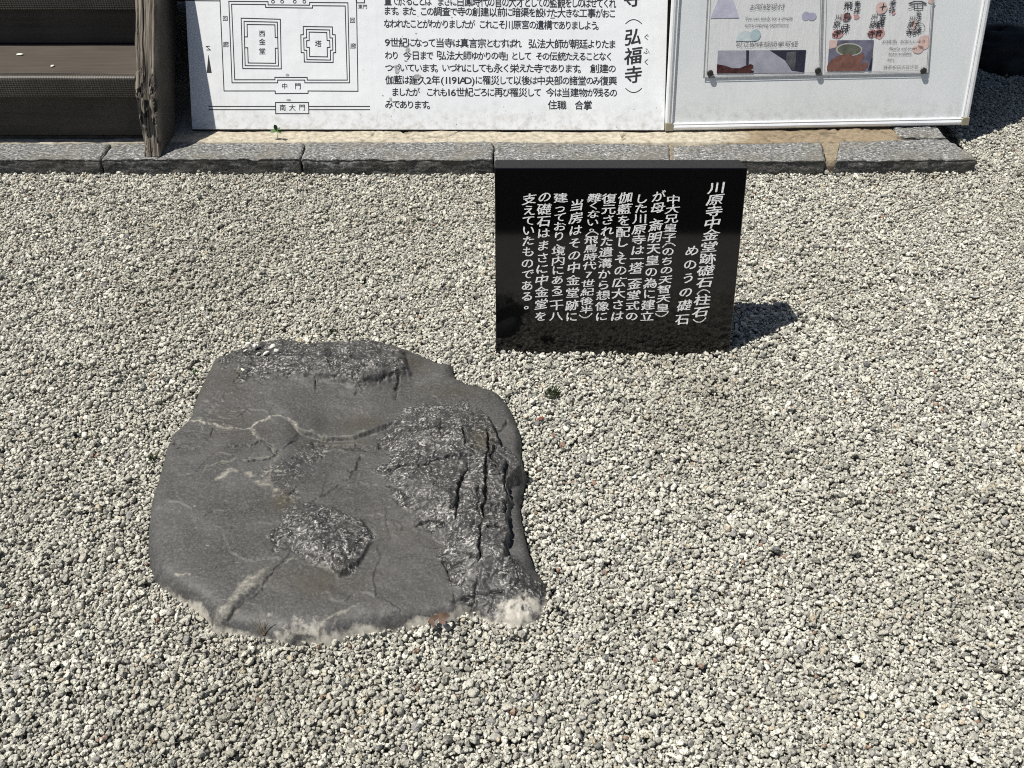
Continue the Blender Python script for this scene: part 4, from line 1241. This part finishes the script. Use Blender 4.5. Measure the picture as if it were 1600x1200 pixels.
# sloping side beam with a rotten foot
fb = at(239, 245, ZK)
bx0, bx1 = at(221, 245, ZK).x, at(250, 245, ZK).x
path = [(fb.y, ZK + 0.001), (fb.y + 0.035, ZK + 0.075), (fb.y + 0.08, ZK + 0.175), (fb.y + 0.27, ZK + 0.41), (fb.y + 0.62, ZK + 0.86), (fb.y + 0.95, ZK + 1.28)]
pl = np.array(path); sl_ = np.concatenate([[0], np.cumsum(np.hypot(*np.diff(pl, axis=0).T))])
NS, NU = 300, 34
sv = np.concatenate([np.linspace(0, 0.5, 220), np.linspace(0.505, sl_[-1], 80)])
py_, pz_ = np.interp(sv, sl_, pl[:, 0]), np.interp(sv, sl_, pl[:, 1])
dep = np.interp(sv, [0, 0.2, 0.6, 1.6], [0.17, 0.24, 0.27, 0.27])
# cross ring: front face (NU points, left to right), right side, back, left side
uu = np.linspace(0, 1, NU)
ring_n = NU + 8
P = np.zeros((NS, ring_n + 1, 3)); RT = np.zeros((NS, ring_n + 1)); SIDE_SHADE = np.zeros((NS, ring_n + 1))
for i in range(NS):
    s = sv[i]
    eat = 0.016 * sstep(0.17, 0.02, s) * (0.7 + 0.6 * vnoise(np.array(s * 30), np.array(1.0), 3))
    xa = bx0 - 0.006 + eat + 0.004 * float(fbm(np.array(s * 14), np.array(0.0), 3, 2))
    xb = bx1 + 0.0015 * float(fbm(np.array(s * 9), np.array(4.0), 3, 2))
    fx_ = xa + (xb - xa) * uu
    gr1 = fbm(fx_ * 210 + 3, np.full(NU, s * 5), 3, 21)
    gr2 = fbm(fx_ * 90 + 3, np.full(NU, s * 3.2), 2, 25)
    rotn = fbm(fx_ * 70, np.full(NU, s * 26), 4, 33)
    rw = sstep(0.30, 0.20, s) * sstep(0.0, 0.05, s)
    rt = sstep(0.05, 0.3, rotn - 0.05 + 0.25 * np.exp(-((s - 0.10) / 0.05) ** 2)) * rw
    slot = np.exp(-((uu - 0.62 - 0.05 * math.sin(s * 20)) / 0.10) ** 2) * np.exp(-((s - 0.235) / 0.055) ** 2)
    slot = np.maximum(slot, np.exp(-((uu - 0.45 - 0.2 * math.sin(s * 60)) / 0.16) ** 2) * math.exp(-((s - 0.135) / 0.018) ** 2))
    slot = np.maximum(slot, np.exp(-((uu - 0.5) / 0.35) ** 2) * math.exp(-((s - 0.075) / 0.014) ** 2))
    crk = np.exp(-((uu - 0.42 - 0.03 * math.sin(s * 7)) / 0.025) ** 2) * sstep(0.2, 0.3, s)
    rt = np.clip(np.maximum.reduce([rt, slot * 1.2, crk * .9]), 0, 1)
    depth = 0.004 * gr1 + 0.003 * gr2 - 0.007 * rt
    arr = 0.006 * (np.clip(1 - uu * 12, 0, 1) ** 2 + np.clip(1 - (1 - uu) * 12, 0, 1) ** 2)
    tang = np.array([np.interp(s + .01, sl_, pl[:, 0]) - np.interp(s - .01, sl_, pl[:, 0]), np.interp(s + .01, sl_, pl[:, 1]) - np.interp(s - .01, sl_, pl[:, 1])])
    tang /= np.linalg.norm(tang) + 1e-9
    ny_, nz_ = -tang[1], tang[0]                       # outward normal of the front face (towards the viewer, up)
    P[i, :NU, 0] = fx_
    P[i, :NU, 1] = py_[i] + ny_ * (depth - arr)
    P[i, :NU, 2] = np.maximum(pz_[i] + nz_ * (depth - arr), ZK + 0.0005)
    RT[i, :NU] = rt
    for j in range(4):
        t = (j + 1) / 4
        P[i, NU + j] = (xb, py_[i] + dep[i] * t, max(pz_[i] - 0.0 * t, ZK + 0.0005)); SIDE_SHADE[i, NU + j] = 1
        P[i, NU + 4 + j] = (xa, py_[i] + dep[i] * (1 - j / 4), max(pz_[i], ZK + 0.0005)); SIDE_SHADE[i, NU + 4 + j] = 1
    P[i, ring_n] = P[i, 0]; RT[i, ring_n] = RT[i, 0]; SIDE_SHADE[i, NU - 1] = .3
bm_o = grid_obj('stringer', P - np.array(so_), BEAM, stairs, attrs=dict(rot=RT, side=SIDE_SHADE), smooth=False)
# the matching beam on the far side of the steps
o2 = bm_o.copy(); link(o2, stairs); o2.location.x -= 1.75
# two white petals / chips lying on the tread
WCH = plain('white_chip', (0.7, 0.68, 0.62), 0.7)
for x, y, rx, ry, lb in ((31, 85, .012, .006, 'small flat white chip lying on the step, the wider one near the back'), (82, 103, .006, .007, 'small round white chip lying on the step, nearer the edge')):
    p = at(x, y, n1_ + 0.003)
    b = bmesh.new(); bmesh.ops.create_icosphere(b, subdivisions=2, radius=1)
    for v in b.verts:
        v.co = Vector((v.co.x * rx * (1 + .2 * math.sin(v.co.y * 5)), v.co.y * ry, v.co.z * 0.003))
    o = bm_obj('stone_chip', b, WCH, None, smooth=True); o.location = p
    tag(o, lb, 'chip')

# ------------------------------------------------------------------ temple hall behind the boards
hall = thing('temple_hall', 'dark timber temple hall in deep shade behind the boards and steps', 'building', (-0.8, 3.62, 0))
HW = board_mat('dark_hall_timber', ((0.022, 0.018, 0.014), (0.040, 0.033, 0.026), (0.05, 0.045, 0.04)), 3)
def hbox(name, lo, hi, mat, bev=0.006):
    b = bmesh.new(); box_bm(b, Vector(lo) - Vector((-0.8, 3.62, 0)), Vector(hi) - Vector((-0.8, 3.62, 0)))
    return bm_obj(name, b, mat, hall, bev, 2)
hbox('wall', (-1.05, 3.60, 0.0), (1.58, 3.68, 2.9), HW)
hbox('wall', (-5.0, 4.6, 0.0), (-1.05, 4.68, 2.9), HW)
hbox('veranda', (-5.0, 4.0, ZK + 0.9), (-1.06, 4.6, ZK + 1.0), HW)
for x, yf in ((-1.05, 3.51), (0.75, 3.45), (1.46, 3.45)):
    hbox('post', (x, yf, 0.0), (x + 0.12, 3.598, 2.9), HW)
hbox('roof', (-5.4, 3.7, 2.91), (1.75, 8.0, 3.1), HW)
hbox('wall', (1.50, 3.685, 0.0), (1.58, 8.0, 2.9), HW)

# ------------------------------------------------------------------ unseen dark wall, added only for the plaque to mirror
yw = thing('added_reflection_wall', 'unseen dark wall with tiled coping, added behind the viewer for the plaque to mirror', 'wall', (0, -4.5, 0))
b = bmesh.new(); box_bm(b, (-9, -0.15, -0.05), (9, 0.15, 2.3)); bm_obj('body', b, plain('added_dark_wall', (0.055, 0.048, 0.040), 0.95, vary=0.3, scale=3), yw)
b = bmesh.new()
for i in range(90):
    x = -9 + i * 0.2
    box_bm(b, (x + 0.004, -0.36, 2.305), (x + 0.196, 0.36, 2.36))
box_bm(b, (-9, -0.08, 2.362), (9, 0.08, 2.5)); bm_obj('coping', b, plain('grey_tile', (0.06, 0.062, 0.066), 0.5), yw)

# ------------------------------------------------------------------ small natural things
PALE = plain('pale_pebble', (0.62, 0.60, 0.54), 0.8, vary=0.25, scale=150)
def pebble_thing(x, y, z, r, label, mat=None, group=None, seed=0):
    src = protos.objects[seed % NV].data.copy()
    src.materials.clear(); src.materials.append(PALE)
    o = bpy.data.objects.new('pebble', src)
    link(o); o.location = (x, y, z); o.scale = (r, r, r); o.rotation_euler = (random.random(), random.random(), random.random() * 6)
    return tag(o, label, 'pebble', group)
def rock_z(x, y):
    i, j = int((y - ys[0]) / step), int((x - xs[0]) / step)
    return float(rock_h[i, j])
for i, (cx_, cy_, r) in enumerate([(395, 88, 4.6), (420, 103, 4.2), (428, 98, 3.6), (432, 128, 2.6), (460, 128, 3.6), (487, 104, 4.0), (500, 126, 4.6), (384, 112, 2.2), (376, 180, 2.6)]):
    q = at(220 + cx_ * .425, 500 + cy_ * .425, 0.045)
    z = rock_z(q.x, q.y)
    pebble_thing(q.x, q.y, z + r * 0.0011, r * 0.0012 + 0.0014, 'pale pebble lying loose on the far left corner of the dark foundation stone', group='pebbles on the foundation stone', seed=i)

def leaf_mesh(b, base, tip, width, up, curl=0.0):
    base, tip = Vector(base), Vector(tip)
    d = tip - base
    side = d.cross(Vector(up)).normalized()
    n = 7
    L_, R_, C_ = [], [], []
    for i in range(n + 1):
        t = i / n
        w = width * math.sin(math.pi * min(1, t * 0.93 + 0.05)) ** 0.8 * 0.5
        p = base + d * t + Vector((0, 0, curl * (t * (1 - t)) * d.length))
        C_.append(b.verts.new(p - Vector((0, 0, 0.12 * w))))
        L_.append(b.verts.new(p + side * w)); R_.append(b.verts.new(p - side * w))
    for i in range(n):
        b.faces.new((L_[i], L_[i + 1], C_[i + 1], C_[i])); b.faces.new((C_[i], C_[i + 1], R_[i + 1], R_[i]))
def stalk(b, p0, p1, r=0.0009, n=5):
    p0, p1 = Vector(p0), Vector(p1)
    d = (p1 - p0).normalized(); a = d.orthogonal().normalized(); c_ = d.cross(a)
    r0 = [b.verts.new(p0 + (a * math.cos(t) + c_ * math.sin(t)) * r) for t in np.linspace(0, 6.283, n + 1)[:-1]]
    r1 = [b.verts.new(p1 + (a * math.cos(t) + c_ * math.sin(t)) * r * .6) for t in np.linspace(0, 6.283, n + 1)[:-1]]
    for i in range(n):
        b.faces.new((r0[i], r0[(i + 1) % n], r1[(i + 1) % n], r1[i]))
GREEN = plain('fresh_leaf', (0.055, 0.115, 0.030), 0.5, vary=0.35, scale=200)
DKGREEN = plain('dull_weed', (0.035, 0.052, 0.018), 0.7, vary=0.4, scale=200)
STRAW = plain('dry_straw', (0.22, 0.16, 0.085), 0.8, vary=0.3, scale=200)
sp_ = at(434, 215, ZK)
sprout = thing('seedling', 'tiny green seedling growing from the joint below the plan drawing', 'seedling', sp_)
b = bmesh.new(); stalk(b, (0, 0, -0.004), (0.001, -0.004, 0.026)); stalk(b, (0.001, -0.004, 0.020), (0.010, -0.006, 0.032), .0007); bm_obj('stem', b, GREEN, sprout)
for tip, w in (((-0.019, -0.012, 0.024), 0.016), ((0.015, -0.006, 0.036), 0.010), ((-0.003, -0.004, 0.046), 0.013), ((0.018, -0.014, 0.020), 0.010)):
    b = bmesh.new(); leaf_mesh(b, (0.001, -0.004, 0.026), tip, w, (0, -.4, 1), .3); bm_obj('leaf', b, GREEN, sprout, smooth=True)
def tuft(x, y, n, h, spread, mat, label, cat='weed', z=0.0, name='weed', lw=0.0025):
    p = at(x, y, z)
    t = bmesh.new()
    for i in range(n):
        a, rr = random.uniform(0, 6.283), random.uniform(0.1, 1) ** .7 * spread
        bx_, by_ = rr * math.cos(a) * .7, rr * math.sin(a) * .7
        hh = h * random.uniform(.5, 1.1)
        leaf_mesh(t, (bx_, by_, 0), (bx_ + random.uniform(-1, 1) * hh * .7, by_ + random.uniform(-1, 1) * hh * .7, hh), lw * random.uniform(.6, 1.3), (random.random(), random.random(), .3), .3)
    o = bm_obj(name, t, mat, None, smooth=True); o.location = p
    return tag(o, label, cat)
tuft(862, 618, 130, 0.017, 0.024, DKGREEN, 'dark green weed patch in the gravel to the right of the foundation stone', z=0.0)
tuft(240, 718, 60, 0.010, 0.014, DKGREEN, 'low brownish moss at the left edge of the foundation stone', 'moss', name='moss')
tuft(520, 520, 60, 0.010, 0.018, DKGREEN, 'low dark moss in the gravel behind the foundation stone', 'moss', name='moss')
tuft(306, 582, 40, 0.009, 0.010, GREEN, 'little green moss tuft beside the far left edge of the foundation stone', 'moss', name='moss')
tuft(1267, 272, 50, 0.014, 0.020, DKGREEN, 'small green weed at the kerb right of the plaque', z=0.0)
tuft(1205, 268, 40, 0.010, 0.022, DKGREEN, 'low dark weed under the kerb just right of the plaque corner', z=0.0)
tuft(972, 216, 9, 0.022, 0.006, STRAW, 'dry straw coloured grass wisp in the joint above the plaque', 'grass wisp', ZK, 'grass_wisp', .0015)
tuft(645, 352, 5, 0.022, 0.003, GREEN, 'single green grass sprig in the gravel left of the plaque', 'grass sprig', 0.0, 'grass_sprig', .0018)
b = bmesh.new()
for i, (dx, dy) in enumerate(((-.018, .022), (-.004, .030), (.012, .026), (-.010, .016), (.006, .018))):
    stalk(b, (0.001 * i, 0, 0), (dx, dy * .4, dy + .012), .0007)
o = bm_obj('dry_stem', b, STRAW); o.location = at(410, 992, 0.012); tag(o, 'thin forked dry stem at the front edge of the foundation stone', 'dry stem')
# dead leaf at the front edge of the stone
BROWN = plain('dead_leaf_brown', (0.085, 0.048, 0.029), 0.7, vary=0.35, scale=120)
dl = at(686, 968, 0.020)
b = bmesh.new()
for bs, tp, w in (((-.019, -.006, -.002), (.002, .004, .005), .010), ((-.006, .003, .004), (.019, .004, .004), .011), ((.0, .0, .002), (.012, -.014, .004), .010), ((-.014, .0, .004), (-.008, -.016, -.002), .008)):
    leaf_mesh(b, bs, tp, w, (0, -.6, .8), .5)
o = bm_obj('dead_leaf', b, BROWN, None, smooth=True); o.location = dl; tag(o, 'crumpled brown dead leaf at the front edge of the foundation stone', 'leaf')
REDD = plain('red_leaf', (0.17, 0.035, 0.018), 0.7, vary=0.3, scale=150)
b = bmesh.new(); leaf_mesh(b, (-.008, -.003, 0), (.007, .004, .003), .008, (0, 0, 1), .3)
o = bm_obj('leaf_scrap', b, REDD, None, smooth=True); o.location = at(845, 655, 0.006); tag(o, 'small red leaf scrap in the gravel right of the foundation stone', 'leaf')
b = bmesh.new(); stalk(b, (-.026, -.02, 0), (0, 0, .004), .0022); stalk(b, (0, 0, .004), (.012, .014, .002), .0016)
o = bm_obj('twig', b, plain('twig_bark', (0.05, 0.035, 0.025), .8)); o.location = at(30, 986, 0.006); tag(o, 'short dark twig lying on the gravel at the left', 'twig')
# dark flat rock in the shade beside the hall
rs = np.random.default_rng(5)
b = bmesh.new(); bmesh.ops.create_icosphere(b, subdivisions=5, radius=1)
for v in b.verts:
    d_ = v.co.copy()
    n_ = float(fbm(np.array(d_.x * 1.8 + 3), np.array(d_.y * 1.8 + d_.z), 4, 8))
    v.co = Vector((d_.x * 0.30, d_.y * 0.20, d_.z * 0.11)) * (1 + 0.35 * n_)
sr = at(1590, 78, 0.03)
o = bm_obj('garden_rock', b, plain('dark_wet_rock', (0.012, 0.012, 0.011), 0.8, vary=0.5, scale=25, bump=0.01), None, smooth=True); o.location = (sr.x + 0.06, sr.y, 0.01)
tag(o, 'low black rock in the shaded gravel at the corner of the hall', 'rock')
